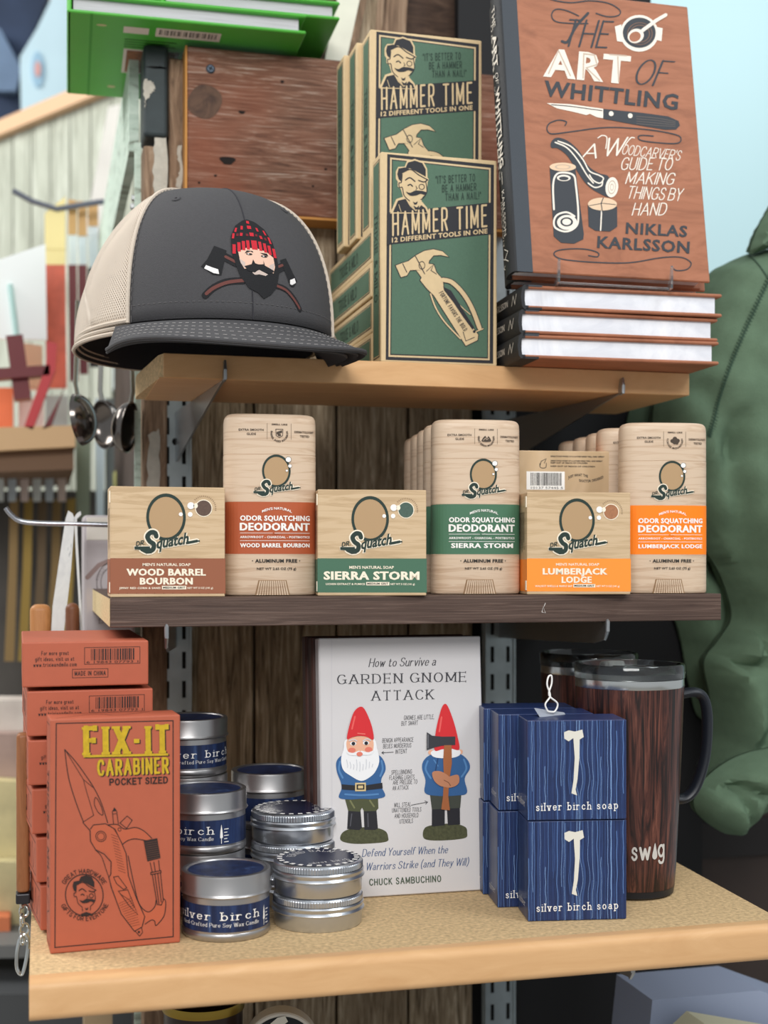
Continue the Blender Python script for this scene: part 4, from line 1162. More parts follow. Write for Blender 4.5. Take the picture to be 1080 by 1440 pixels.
def stick(label, loc, rz, kind, grp, printed=True):
    t = thing('deodorant_stick', label, 'deodorant', loc, rz, grp)
    band = {'brown': ink(178, 88, 52), 'green': ink(74, 116, 90), 'orange': ink(255, 134, 22)}[kind]
    sc = .0985

    def body(zs, m):
        return MB().loft([[(x, y, z) for x, y in sect(DA - i, DB - i)] for z, i in zs], m)
    body([(0, .0012), (.0006, .0004), (.002, 0), (.004, 0), (sc - .002, 0), (sc - .0003, 0), (sc, .0003)], M_stick).build('barrel', t, smooth=True)
    body([(sc, .0004), (sc + .0003, 0.0001), (sc + .0012, 0.0001), (DH - .0075, .0001), (DH - .0055, 0.0002), (DH - .0032, .0005), (DH - .0016, .0013), (DH - .0006, .0024), (DH, .0042)], M_stick).build('cap', t, smooth=True)
    zb0, zb1 = DH * (1385 - 1078) / 1335, DH * (1385 - 700) / 1335
    bd = MB()
    bd.loft([[(x, y, z) for x, y in sect(DA + .0001, DB + .0001)] for z in (zb0, zb1)], band, cap=False)
    nt = MB()
    for i in range(-26, 27):      # serrated edges
        x = i * .00117
        y = -(DB + .00012) * (1 - min(1, abs(x / DA)) ** DN) ** (1 / DN)
        for z, s in ((zb0, -1), (zb1, 1)): bd.add([(x - .0004, y, z), (x + .0004, y, z), (x, y, z + s * .00055)], [[0, 1, 2]], band)
    bd.build('colour_band', t, smooth=False)
    # dial in a trapezoid cut at the foot
    w0, w1, hz = .0122, .0098, .0108
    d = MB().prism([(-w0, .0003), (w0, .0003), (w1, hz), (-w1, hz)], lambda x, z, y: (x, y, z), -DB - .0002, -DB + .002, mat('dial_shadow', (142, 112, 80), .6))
    for i in range(13):
        f = (i + .5) / 13 * 2 - 1
        d.prism([(f * (w0 - .0006) - .0006, .0004), (f * (w0 - .0006) + .0006, .0004), (f * (w1 - .0005) + .0005, hz - .0004), (f * (w1 - .0005) - .0005, hz - .0004)], lambda x, z, y: (x, y, z), -DB - .0008, -DB, M_stick)
    d.build('dial', t)
    if not printed: return t

    def fn(x, z, e):
        X = x - DA; y = -DB * max(0, 1 - abs(X / DA) ** DN) ** (1 / DN)
        return (X, y - .0001 - e, z)
    q = [(35, 50), (683, 50), (683, 1385), (35, 1385)]
    a = Art(q, 2 * DA, DH); a.tf = (12, -141, 1.11, 0); wordmark(a, 1, False); a.tf = None
    for (x, y, r) in ((470, 386, 21), (481, 433, 14), (459, 468, 9)): a.ell(WHT, x, y, r, r, 4); a.ell(INK, x, y, r, r, 5, .9)
    a.build('emblem', t, fn, maxlen=.006)
    a = Art(q, 2 * DA, DH); gk = ink(74, 62, 52)
    a.text(gk, 'EXTRA SMOOTH', (126, 180), (298, 180), 16, .02, 1); a.text(gk, 'GLIDE', (180, 210), (244, 210), 16, .02, 1); a.text(gk, 'DERMATOLOGIST', (513, 190), (656, 190), 16, .02, 1); a.text(gk, 'TESTED', (552, 220), (622, 220), 16, .02, 1)
    a.text(gk, 'SMELL LIKE', (353, 135), (463, 135), 11, .04, 1); a.quad(gk, (321, 122), (323, 240), 1); a.quad(gk, (489, 122), (491, 240), 1)
    a.arc(gk, {'brown': 'BARREL AGED BOURBON', 'green': 'GREAT SIERRA MOUNTAINS', 'orange': 'LODGE MOUNTAIN'}[kind], 407, 198, 62, 200, -20, 14, .03, 1, inside=True)
    if kind == 'brown': a.line(gk, [(382, 165), (432, 165), (430, 212), (407, 225), (384, 212)], 4, 1, closed=True); a.poly(gk, [(388, 185), (426, 172), (426, 190), (388, 204)], 1); a.ell(gk, 407, 207, 12, 8, 1)
    elif kind == 'green': a.poly(gk, [(372, 215), (398, 178), (412, 196), (424, 180), (444, 215), (420, 222), (395, 222)], 1, smooth=True); a.line(M_stick, [(385, 212), (400, 194), (410, 206), (425, 196)], 3, 2)
    else:
        for (x, y, r) in ((388, 196, 15), (407, 180, 17), (428, 194, 16), (405, 206, 16), (422, 212, 12)): a.ell(gk, x, y, r, r, 1)
    b = 3
    a.text(WHT, "MEN'S NATURAL", (286, 778), (494, 778), 19, .02, b, bend=24)
    a.text(WHT, 'ODOR SQUATCHING', (135, 836), (626, 836), 38, .05, b); a.text(WHT, 'DEODORANT', (133, 907), (625, 907), 56, .055, b)
    for y in (927, 983): a.quad(WHT, (135, y - 1.5), (625, y + 1.5), b)
    a.quad(band, (360, 920), (405, 934), b + 1); a.text(WHT, 'WITH', (372, 931), (408, 931), 8, .02, b + 2)
    a.text(WHT, 'ARROWROOT - CHARCOAL - POSTBIOTICS', (135, 964), (624, 964), 16, .03, b)
    nm = {'brown': 'WOOD BARREL BOURBON', 'green': 'SIERRA STORM', 'orange': 'LUMBERJACK LODGE'}[kind]
    a.text(WHT, nm, (135 if kind != 'green' else 150, 1031), (624 if kind != 'green' else 612, 1031), 30 if kind != 'green' else 36, .05, b)
    a.text(INK, 'ALUMINUM FREE', (238, 1142), (533, 1142), 25, .045, b); a.ell(INK, 220, 1130, 4, 4, b, n=10); a.ell(INK, 550, 1130, 4, 4, b, n=10)
    a.text(INK, 'NET WT 2.65 OZ (75 g)', (250, 1196), (525, 1196), 17, .02, b)
    a.build('lettering', t, fn, maxlen=.006)
    return t


def stick_at(u, Y): p = P(u, 700, Y + .0); return (p.x, Y, Zs)


s1 = stick('cream deodorant stick with rust band, tallest at the left of the middle shelf', stick_at(379, .932), math.radians(-2), 'brown', DGp)
s2 = stick('cream deodorant stick with dark green band, foremost of its row', stick_at(668, .931), math.radians(-6), 'green', DGp)
s3 = stick('cream deodorant stick with bright orange band, right end of the shelf', stick_at(931, .916), math.radians(-9), 'orange', DGp)
lb = ('deodorant stick directly behind the foremost green banded one', 'third deodorant stick back in the green banded row', 'fourth deodorant stick back in the green banded row', 'rearmost deodorant stick of the green banded row')
for i in range(4):
    p = stick_at(655 - i * 8.5, .966 + .036 * i); p = (p[0] - .0015 * i, p[1], p[2])
    dup(s2, p, math.radians(-6 + i), lb[i], DGp)
lb = ('deodorant stick directly behind the orange banded one', 'third deodorant stick back in the orange banded row', 'fourth deodorant stick back in the orange banded row', 'rearmost deodorant stick of the orange banded row')
for i in range(4):
    p = stick_at((897, 880, 860, 838)[i], .957 + .037 * i)
    dup(s3, p, math.radians(-9 + i * 2), lb[i], DGp)
# ================================================================== things on the lowest shelf
ZB = H - .24 + .0002
M_rust = mat('orange_carton', (178, 92, 66), .55, var=.03, vscale=120)
FW, FD, FH = .0797, .0288, .1435
GOLD = mat('gold_foil', (222, 184, 52), .32, .5, var=.14, vscale=300)
KK = ink(46, 34, 32)


def fix_carton(label, loc, rz, grp, face=True):
    t = thing('carabiner_carton', label, 'box', loc, rz, grp)
    MB().rbox((0, 0, 0), (FW, FD, FH), .0009, M_rust, 2).build('carton', t)
    # end flap seam and print
    a = Art([(125, 150), (815, 150), (815, 412), (125, 412)], FW, FD)
    a.text(KK, 'For more great', (228, 226), (376, 226), 22, dict(wt=.13, gap=.14, sx=.75), 1); a.text(KK, 'gift ideas, visit us at', (195, 260), (406, 260), 22, dict(wt=.13, gap=.14, sx=.75), 1); a.text(KK, 'www.trixieandmilo.com', (185, 293), (419, 293), 22, dict(wt=.13, gap=.14, sx=.75), 1)
    a.line(KK, [(462, 186), (767, 186), (767, 284), (462, 284)], 3, 1, closed=True)
    r = random.Random(3); x = 497
    while x < 738:
        w = r.choice((2.5, 3, 5, 8)); a.quad(KK, (x, 194), (x + w, 262), 1); x += w + r.choice((3, 4, 6))
    a.text(KK, '6 19843 07793 1', (472, 279), (758, 279), 14, .0, 1)
    a.line(KK, [(396, 312), (590, 312), (590, 362), (396, 362)], 3, 1, closed=True); a.text(KK, 'MADE IN CHINA', (408, 349), (578, 349), 24, dict(wt=.15, gap=.14, sx=.6), 1)
    a.build('end_print', t, lambda x, z, e: (x, FD - z, -e))
    a = Art([(0, 0), (288, 0), (288, 1435), (0, 1435)], FD, FH)
    a.line(KK, [(40, 40), (248, 40), (248, 1395), (40, 1395)], 5, 1, closed=True)
    a.text(KK, 'TRIXIE & MILO', (90, 330), (90, 1060), 95, dict(wt=.15, gap=.2, serif=.06), 1)
    a.line(KK, [(60, 1120), (220, 1180), (60, 1240), (200, 1330)], 6, 1, smooth=True)
    a.build('side_print', t, left_side(FD))
    a = Art([(0, 0), (800, 0), (800, 288), (0, 288)], FW, FD)
    a.line(KK, [(40, 240), (300, 100), (420, 200), (640, 60)], 5, 1, smooth=True); a.line(KK, [(30, 30), (770, 30)], 4, 1)
    a.build('top_print', t, lambda x, z, e: (x, z, FH + e))
    if not face: return t
    q = [(58, 62), (820, 20), (798, 1345), (40, 1412)]
    a = Art(q, FW, FH)
    a.line(KK, [(93, 85), (777, 56), (757, 1311), (68, 1373)], 6, 1, closed=True)
    sl = dict(wt=.27, contrast=.62, serif=.05, gap=.2, sx=.8, round_=False)
    for (dx, dy, m, L) in ((7, 5, KK, 2), (0, 0, GOLD, 3)):
        a.text(m, 'FIX', (247 + dx, 258 + dy), (520 + dx, 246 + dy), 148, sl, L, upright=True); a.text(m, '-', (528 + dx, 246 + dy), (592 + dx, 243 + dy), 148, sl, L, upright=True); a.text(m, 'IT', (612 + dx, 244 + dy), (754 + dx, 237 + dy), 146, sl, L, upright=True)
        a.line(m, [(247 + dx, 272 + dy), (745 + dx, 253 + dy)], 13, L, caps=False)
        a.text(m, 'CARABINER', (326 + dx, 378 + dy), (747 + dx, 357 + dy), 82, dict(wt=.23, contrast=.75, gap=.14, sx=.72), L, upright=True)
    a.text(KK, 'POCKET SIZED', (397, 436), (741, 418), 34, dict(wt=.22, gap=.16, serif=.05), 3, upright=True)
    a.build('lettering', t, front)
    a = Art(q, FW, FH); FL = mat('shade_print', (184, 92, 62), .6); w = 5
    a.line(KK, [(140, 234), (200, 300), (262, 385), (310, 460), (350, 545), (384, 655)], w, 2, smooth=True); a.line(KK, [(140, 234), (160, 395), (200, 535), (243, 652)], w, 2, smooth=True)
    a.line(KK, [(145, 240), (246, 406), (262, 470), (303, 612), (243, 650)], 3.5, 2); a.line(KK, [(246, 406), (300, 450)], 3.5, 2)
    a.line(KK, [(316, 508), (345, 555), (357, 608), (330, 595), (308, 548)], 4, 2, closed=True, smooth=True)
    a.poly(FL, [(286, 700), (300, 668), (370, 660), (425, 690), (465, 770), (488, 830), (505, 960), (545, 1090), (592, 1190), (580, 1250), (530, 1278), (450, 1170), (398, 1000), (405, 880), (370, 825), (310, 808), (286, 760)], 1)
    a.line(KK, [(240, 655), (280, 700), (282, 762), (312, 812), (360, 835), (400, 880), (398, 950), (386, 970), (400, 1030), (455, 1180), (530, 1280), (575, 1255), (592, 1195), (545, 1090), (500, 960), (488, 830), (462, 768), (425, 690), (370, 660), (300, 668), (284, 690)], w, 2)
    a.line(KK, [(310, 812), (345, 850), (372, 930), (386, 970)], 4, 2, smooth=True)
    a.ell(KK, 343, 733, 32, 32, 3, .88); a.ell(KK, 343, 733, 22, 22, 3, .86)
    for i in range(14): a.line(KK, [(402 + 3 * i, 720 + i * 16), (440 + 3.4 * i, 735 + i * 16)], 1.6, 3, caps=False)
    for i in range(12): a.line(KK, [(520 + 4 * i, 1085 + i * 14), (440 + 6 * i, 1120 + i * 12)], 1.4, 3, caps=False)
    a.line(KK, [(413, 967), (440, 962), (490, 1030), (470, 1038), (430, 1005)], 4, 3, closed=True); a.line(KK, [(440, 1048), (495, 1040), (552, 1185), (500, 1130)], 4, 3, closed=True); a.line(KK, [(452, 1065), (505, 1100), (530, 1140)], 3, 3)
    a.poly(FL, [(400, 668), (440, 665), (480, 690), (545, 680), (595, 700), (640, 745), (610, 755), (545, 745), (470, 772)], 1)
    a.line(KK, [(385, 666), (440, 664), (482, 690), (545, 680), (595, 700), (640, 742)], w, 2, smooth=True); a.line(KK, [(468, 778), (500, 756), (545, 746), (612, 757)], w, 2, smooth=True); a.ell(KK, 452, 692, 11, 11, 3, .7)
    a.line(KK, [(412, 590), (424, 568), (437, 586), (446, 660)], 4, 2); a.line(KK, [(412, 590), (418, 662)], 4, 2); a.line(KK, [(414, 604), (440, 600)], 3, 2); a.poly(KK, [(416, 588), (424, 570), (434, 586)], 2)
    a.line(KK, [(455, 655), (498, 614), (527, 638), (494, 686)], 4, 2, closed=True)
    a.poly(KK, [(592, 756), (672, 741), (690, 856), (612, 876)], 3)
    for i in range(9): a.line(mat('grip_line', (104, 66, 52), .6), [(600 + i * 1.5, 770 + i * 12), (676 + i * 1.5, 756 + i * 12)], 2.2, 4, caps=False)
    for pts in ([(628, 882), (640, 940)], [(678, 870), (684, 930)], [(650, 880), (658, 936)], [(630, 940), (690, 928), (692, 940), (632, 952), (630, 940)], [(640, 952), (666, 1125), (690, 1128), (702, 1100), (688, 940)], [(655, 950), (676, 1120)], [(672, 945), (690, 1110)]): a.line(KK, pts, 4.5, 3)
    a.poly(FL, [(580, 1155), (610, 1170), (660, 1130), (705, 1090), (716, 1112), (705, 1190), (658, 1246), (640, 1215), (596, 1238)], 1)
    a.line(KK, [(500, 845), (530, 1000), (560, 1120), (610, 1168), (650, 1140), (660, 1100)], w, 2, smooth=True); a.line(KK, [(702, 1090), (716, 1112), (705, 1190), (658, 1246), (650, 1222), (630, 1215), (594, 1238)], w, 2, smooth=True)
    a.line(KK, [(532, 1276), (560, 1308), (578, 1286), (572, 1258)], 4, 2); a.ell(KK, 556, 1284, 7, 7, 2)
    tag(a.build('printed_carabiner', t, front), 'line drawing of a carabiner pocket knife', None)
    a = Art(q, FW, FH)
    a.ell(KK, 242, 1072, 112, 122, 2, .95, n=40)
    a.tf = (242 - 527 * .80, 1072 - 264 * .80, .80, 0)
    man(a, KK, M_rust, 3, False); a.tf = None
    a.arc(KK, 'GREAT HARDWARE', 242, 1070, 124, -152, -28, 24, dict(wt=.16, gap=.14), 3); a.arc(KK, 'GIFTS FOR EVERYONE', 242, 1070, 149, 156, 22, 24, dict(wt=.16, gap=.14), 3, inside=True)
    tag(a.build('round_emblem', t, front), 'round emblem of a winking man in a bowler hat', None)
    return t


FG = 'orange carabiner cartons'
fb = PZ(70.5, 1342, ZB)
fa = math.radians(4)
f0 = fix_carton('orange carton standing upright with gold title, front left of the lowest shelf', (fb.x, fb.y, ZB), fa, FG)
lbs = ('lowest flat orange carton of the stack, behind the upright one', 'second flat orange carton from the bottom of the stack', 'third flat orange carton from the bottom of the stack',
       'fourth flat orange carton from the bottom, corner of its print showing', 'flat orange carton second from the top, barcode half hidden', 'topmost flat orange carton of the stack, whole barcode showing')
us = (57, 51, 45, 39.5, 38, 31)
rots = (7, 6, 5, 2, 2, 1)
src = fix_carton(lbs[0], (0, 0, 0), 0, FG, False)
for i in range(6):
    c = src if i == 0 else dup(src, (0, 0, 0), 0, lbs[i], FG)
    Yf = (.880, .880, .879, .878, .877, .876)[i]
    p = P(us[i], 1000, Yf)
    # lying: carton height runs backwards, the printed bottom end faces front
    c.rotation_euler = (-math.pi / 2, 0, math.radians(rots[i])); c.location = (p.x, Yf, ZB + (FD + .0027) * (i + 1) - .0006 * (i > 0))

# ------------------------------------------------------------------ tins
M_tin = mat('brushed_tin', (178, 176, 176), .34, .92)
M_tin2 = mat('bright_tin', (196, 200, 206), .28, .92)
M_navy = wood('navy_birch_print', [(.3, (20, 26, 48)), (.52, (32, 44, 78)), (.64, (42, 60, 100)), (.74, (110, 142, 186))], (22, 22, 1.2), freq=5, dist=.8, bump=0, rough=.4)
NV = ink(26, 30, 52, .3)
CR_, CHh = .0286, .0415


def candle(label, loc, rz, grp):
    t = thing('candle_tin', label, 'candle', loc, rz, grp)
    R = CR_
    MB().lathe([(0, .0006), (R - .003, .0006), (R - .0012, 0), (R - .0003, .001), (R, .003), (R - .0002, .0045), (R - .0006, .005), (R - .0006, .026), (R - .0006, .0285), (0, .0285)], M_tin, 64).build('tin_body', t, smooth=True)
    MB().lathe([(R - .00045, .0062), (R - .00045, .0232)], M_navy, 64).build('label_band', t, smooth=True)
    MB().lathe([(R - .001, .0268), (R + .0006, .0272), (R + .0011, .028), (R + .0006, .0288), (R + .0002, .0296), (R + .0003, .0395), (R, .041), (R - .0012, CHh), (R - .0028, CHh - .0004), (R - .0034, CHh - .0012), (0, CHh - .0012)], M_tin, 64).build('lid', t, smooth=True)
    d = MB().lathe([(0, CHh - .0010), (R - .0042, CHh - .0010)], M_navy, 48); d.build('lid_label', t)
    a = Art([(0, 0), (1400, 0), (1400, 400), (0, 400)], .063, .018)
    tp = dict(TYPE, wt=.1)
    a.text(WHT, 'silver birch', (-260, 215), (1120, 215), 108, tp, 1); a.text(WHT, 'Hand-Crafted Pure Soy Wax Candle', (-170, 310), (1120, 310), 52, dict(wt=.1, contrast=.6, serif=.06, gap=.16), 1)
    for i in range(5): a.quad(WHT, (1290, 150 + 48 * i), (1370 - 25 * (i % 2), 162 + 48 * i), 1)
    a.poly(WHT, [(1245, 80), (1262, 180), (1270, 280), (1250, 290), (1250, 370), (1240, 370), (1240, 290), (1222, 280), (1228, 180)], 1)

    def fn(x, z, e):
        g = (x - .0270) / R - math.pi / 2
        return ((R - .0003 + e) * math.cos(g), (R - .0003 + e) * math.sin(g), .0058 + z)
    a.build('lettering', t, fn, maxlen=.004)
    return t


def screw_tin(label, loc, rz, grp):
    t = thing('balm_tin', label, 'tin', loc, rz, grp)
    R = .0300; h = .0212
    MB().lathe([(0, .0005), (R - .003, .0005), (R - .0014, 0), (R - .0008, .001), (R - .0006, .010), (0, .010)], M_tin2, 72).build('tin_body', t, smooth=True)
    kn = []; n = 200
    l = MB().lathe([(R - .001, .0096), (R + .0004, .0098), (R + .0010, .0106), (R + .0004, .0116), (R - .0001, .0122), (R + .0004, .0134), (R + .0006, .0146), (R - .0001, .0156)], M_tin2, 72)
    l.build('lid_thread', t, smooth=True)
    k = MB(); rings = []
    for z, dr in ((.0156, 0), (.0160, .0003), (.0192, .0003), (.0198, -.0001)):
        rings.append([((R - .0004 + dr - (.00045 if i % 2 else 0)) * math.cos(2 * math.pi * i / n), (R - .0004 + dr - (.00045 if i % 2 else 0)) * math.sin(2 * math.pi * i / n), z) for i in range(n)])
    k.loft(rings, M_tin2, cap=False); k.build('knurled_rim', t)
    MB().lathe([(R - .0006, .0197), (R - .0012, .0206), (R - .0024, h), (0, h)], M_tin2, 72).build('lid_top', t, smooth=True)
    a = Art([(-1000, -1000), (1000, -1000), (1000, 1000), (-1000, 1000)], 2 * (R - .0020), 2 * (R - .0020))
    a.ell(ink(28, 32, 60, .25), 0, 0, 990, 990, 1, n=64)
    for i in range(26):
        g = 2 * math.pi * i / 26; g2 = g + math.pi / 26
        a.poly(WHT, [(980 * math.cos(g), 980 * math.sin(g)), (980 * math.cos(g2), 980 * math.sin(g2)), (860 * math.cos(g2), 860 * math.sin(g2)), (860 * math.cos(g), 860 * math.sin(g))], 2)
    a.arc(WHT, 'HAND BALM', 0, 0, 560, -150, -30, 190, TYPE, 2); a.text(WHT, 'silver birch', (-520, 640), (520, 640), 150, TYPE, 2)
    tag(a.build('lid_label', t, lambda x, y, e: (x - (R - .0020), y - (R - .0020), h + e)), 'dark blue label with a dashed white rim', None)
    return t


CG, BG_ = 'candle tins', 'flat screw-lid tins'
c0 = candle('silver candle tin with navy label, foremost at the left of the lowest shelf', (0, 0, 0), math.radians(-8), CG)
p = P(318, 1200, .861); c0.location = (p.x, .861, ZB)
p = P(286, 1200, .925)
dup(c0, (p.x, .925, ZB), math.radians(40), 'silver candle tin at the foot of the middle stack, behind the foremost tin', CG)
dup(c0, (p.x + .001, .924, ZB + .0418), math.radians(-42), 'silver candle tin upper of two, right behind the foremost candle tin', CG)
p = P(265, 1200, .992)
for i, lb in enumerate(('lowest candle tin of the rear left stack by the orange carton', 'middle candle tin of the rear left stack by the orange carton', 'uppermost candle tin of the rear left stack, highest of all the tins')):
    dup(c0, (p.x, .992, ZB + .0418 * i), math.radians((10, 20, 26)[i]), lb, CG)
p = P(379, 1200, .995)
for i, lb in enumerate(('candle tin hidden at the foot of the stack behind the screw-lid tins', 'candle tin with dark lid, on top behind the screw-lid tins')):
    dup(c0, (p.x, .995, ZB + .0418 * i), math.radians((30, 50)[i]), lb, CG)
b0t = screw_tin('lower flat silver screw tin of the front pair, on the shelf', (0, 0, 0), math.radians(6), BG_)
p = P(447, 1200, .868); b0t.location = (p.x, .868, ZB)
dup(b0t, (p.x + .0002, .868, ZB + .0216), math.radians(14), 'upper flat silver screw tin of the front pair, nearest the gnome book', BG_)
p = P(413, 1200, .932)
for i, lb in enumerate(('lowest flat screw tin of the rear pile of three', 'middle flat screw tin of the rear pile of three', 'top flat screw tin of the rear pile, dark dashed lid, by the gnome book edge')):
    dup(b0t, (p.x, .932 + .001 * i, ZB + .0216 * i), math.radians(20 + 30 * i), lb, BG_)

# ------------------------------------------------------------------ gnome book
M_white = mat('white_cover', (212, 209, 210), .45)
GW, GH, GT = .1215, .1850, .0135


def gnome_book(label, loc, tilt, printed, grp):
    t = thing('gnome_book', label, 'book', loc, math.radians(-.4), grp, tilt)
    b = .0026
    M_wb = M_white if printed else mat('dark_brown_spine', (70, 44, 38), .5)
    MB().rbox((0, 0, 0), (GW, b, GH), .0007, M_wb, 1).build('front_board', t); MB().rbox((0, GT - b, 0), (GW, GT, GH), .0007, M_white, 1).build('back_board', t)
    MB().box((.003, b, .003), (GW - .004, GT - b, GH - .003), M_page).build('page_block', t)
    MB().rbox((-.0004, .0002, 0), (.003, GT - .0002, GH), .0008, mat('dark_brown_spine', (70, 44, 38), .5) if not printed else M_white, 1).build('spine', t)
    if not printed: return t
    q = [(65, 95), (840, 98), (880, 1352), (80, 1390)]
    a = Art(q, GW, GH); tx, bl = ink(58, 58, 64), ink(64, 88, 130)
    a.quad(ink(206, 203, 206), (124, 98), (128, 1386), 1)
    a.text(tx, 'How to Survive a', (303, 238), (627, 236), 40, ITAL, 2); a.text(tx, 'GARDEN', (152, 319), (466, 318), 44, SERIF, 2); a.text(tx, 'GNOME', (503, 317), (775, 317), 44, SERIF, 2); a.text(tx, 'ATTACK', (318, 402), (618, 400), 45, SERIF, 2)
    a.text(bl, 'Defend Yourself When the', (272, 1174), (690, 1163), 36, ITAL, 2); a.text(bl, 'Lawn Warriors Strike (and They Will)', (196, 1246), (792, 1226), 36, ITAL, 2)
    a.text(ink(72, 88, 72), 'CHUCK SAMBUCHINO', (308, 1319), (660, 1306), 30, dict(wt=.15, gap=.15, sx=.72), 2)
    hw = dict(wt=.10, gap=.12, shear=.12, sx=.7); nk = ink(70, 70, 74)
    for s, x0, x1, y in (('GNOMES ARE LITTLE,', 474, 620, 500), ('BUT SMART', 462, 542, 528), ('BENIGN APPEARANCE', 370, 520, 610), ('BELIES MURDEROUS', 374, 510, 638), ('INTENT', 434, 490, 666), ('SPELLBINDING', 414, 514, 768), ('FLASHING LIGHTS', 404, 526, 794), ('ARE PRELUDE TO', 422, 540, 818), ('AN ATTACK', 420, 498, 846),
                         ('WILL STEAL', 428, 510, 930), ('UNATTENDED TOOLS', 418, 560, 956), ('AND HOUSEHOLD', 430, 546, 984), ('UTENSILS', 454, 520, 1012)):
        a.text(nk, s, (x0, y), (x1, y - 3), 20, hw, 2)
    a.line(nk, [(368, 660), (424, 658)], 3, 2); a.line(nk, [(376, 654), (368, 660), (377, 666)], 3, 2); a.line(nk, [(512, 922), (590, 908)], 3, 2); a.line(nk, [(578, 902), (591, 908), (582, 918)], 3, 2)
    a.build('lettering', t, front)

    def c(*k): return ink(*k)
    for who in (0, 1):
        a = Art(q, GW, GH)
        red, red2, wh, wh2, blu, blu2, skin, pk, blk, olv, brn = c(214, 46, 52), c(236, 96, 92), c(238, 238, 240), c(206, 208, 214), c(52, 96, 148), c(84, 132, 184), c(234, 178, 148), c(226, 126, 106), c(38, 38, 44), c(78, 82, 56), c(166, 100, 60)
        if who == 0:
            a.poly(mat('moss', (72, 74, 52), .8, var=.35, vscale=500), [(168, 1090), (180, 1050), (240, 1030), (330, 1030), (385, 1048), (400, 1080), (390, 1102), (300, 1110), (220, 1108)], 1, smooth=True)
            a.poly(blk, [(205, 940), (265, 945), (272, 1030), (258, 1042), (200, 1035)], 2); a.poly(blk, [(280, 945), (342, 940), (350, 1035), (335, 1042), (284, 1040)], 2); a.line(c(84, 84, 92), [(222, 960), (215, 1020)], 5, 3); a.line(c(84, 84, 92), [(300, 960), (302, 1025)], 5, 3)
            a.poly(olv, [(188, 880), (350, 880), (352, 935), (340, 948), (282, 948), (272, 930), (262, 950), (205, 945)], 2); a.line(c(120, 122, 84), [(215, 895), (235, 930)], 8, 3); a.line(c(120, 122, 84), [(310, 895), (330, 925)], 8, 3)
            a.poly(blu, [(168, 800), (150, 750), (148, 700), (175, 670), (230, 665), (300, 665), (350, 670), (378, 700), (386, 745), (366, 790), (368, 830), (384, 875), (330, 888), (270, 886), (210, 888), (160, 878), (172, 835)], 3, smooth=True)
            a.line(blu2, [(165, 700), (160, 740), (178, 780)], 9, 4, smooth=True); a.line(blu2, [(366, 700), (372, 740), (360, 775)], 9, 4, smooth=True); a.line(blu2, [(190, 862), (270, 868), (350, 864)], 9, 4, smooth=True)
            a.poly(blk, [(172, 812), (270, 822), (370, 808), (372, 836), (270, 846), (174, 838)], 5); a.quad(c(214, 190, 140), (238, 806), (290, 848), 6); a.quad(blk, (245, 814), (283, 840), 7); a.quad(c(214, 190, 140), (252, 820), (276, 834), 8)
            a.poly(wh, [(182, 640), (200, 588), (320, 585), (345, 640), (355, 700), (340, 745), (315, 775), (268, 797), (215, 770), (180, 740), (170, 690)], 5, smooth=True)
            a.poly(skin, [(202, 592), (260, 576), (320, 590), (326, 640), (310, 660), (262, 664), (215, 660), (198, 635)], 6, smooth=True); a.ell(pk, 222, 645, 18, 13, 7); a.ell(pk, 303, 643, 18, 13, 7)
            a.ell(pk, 259, 664, 15, 11, 9); a.ell(wh, 228, 612, 15, 10, 8); a.ell(blk, 229, 612, 9, 9, 9, n=14); a.ell(wh, 290, 610, 15, 10, 8); a.ell(blk, 291, 611, 9, 9, 9, n=14)
            a.line(wh2, [(208, 598), (232, 592), (246, 600)], 5, 9, smooth=True); a.line(wh2, [(276, 600), (296, 590), (312, 598)], 5, 9, smooth=True)
            a.poly(wh, [(195, 650), (225, 658), (255, 648), (262, 652), (270, 648), (300, 656), (328, 648), (312, 668), (270, 668), (262, 660), (250, 670), (212, 668)], 8, smooth=True)
            a.poly(c(190, 60, 50), [(250, 664), (270, 664), (262, 676)], 9)
            for i in range(9): a.line(wh2, [(196 + 16 * i, 690 + (i % 3) * 12), (202 + 15 * i, 720), (200 + 15 * i, 750 - abs(i - 4) * 5)], 3.5, 7, smooth=True, caps=False)
            a.poly(red, [(198, 588), (208, 530), (230, 460), (258, 433), (280, 440), (305, 490), (322, 545), (326, 594), (295, 580), (255, 574), (220, 582)], 9, smooth=True); a.line(red2, [(236, 480), (222, 540)], 8, 10, smooth=True); a.line(c(236, 120, 110), [(250, 562), (285, 566)], 5, 10)
        else:
            a.poly(mat('moss', (72, 74, 52), .8, var=.35, vscale=500), [(570, 1080), (580, 1035), (640, 1020), (720, 1018), (775, 1035), (785, 1065), (775, 1090), (690, 1100), (600, 1098)], 1, smooth=True)
            a.poly(blk, [(612, 935), (675, 940), (675, 1025), (612, 1030)], 2); a.poly(blk, [(685, 940), (748, 932), (750, 1022), (690, 1025)], 2)
            a.poly(c(66, 70, 62), [(602, 870), (755, 868), (750, 940), (612, 945)], 2)
            a.poly(blu, [(580, 800), (563, 740), (572, 700), (610, 672), (680, 665), (745, 672), (785, 705), (795, 745), (770, 795), (782, 865), (730, 878), (640, 878), (578, 862)], 3, smooth=True); a.line(blu2, [(590, 705), (580, 745), (605, 790)], 9, 4, smooth=True); a.line(blu2, [(765, 700), (778, 745), (755, 785)], 9, 4, smooth=True); a.line(blu2, [(620, 700), (640, 730)], 6, 4); a.line(c(36, 66, 110), [(640, 690), (625, 770)], 6, 4)
            a.ell(skin, 606, 662, 14, 12, 3); a.ell(skin, 748, 662, 12, 12, 3); a.poly(wh, [(606, 660), (640, 648), (700, 645), (745, 655), (742, 680), (700, 692), (640, 690), (612, 680)], 5, smooth=True)
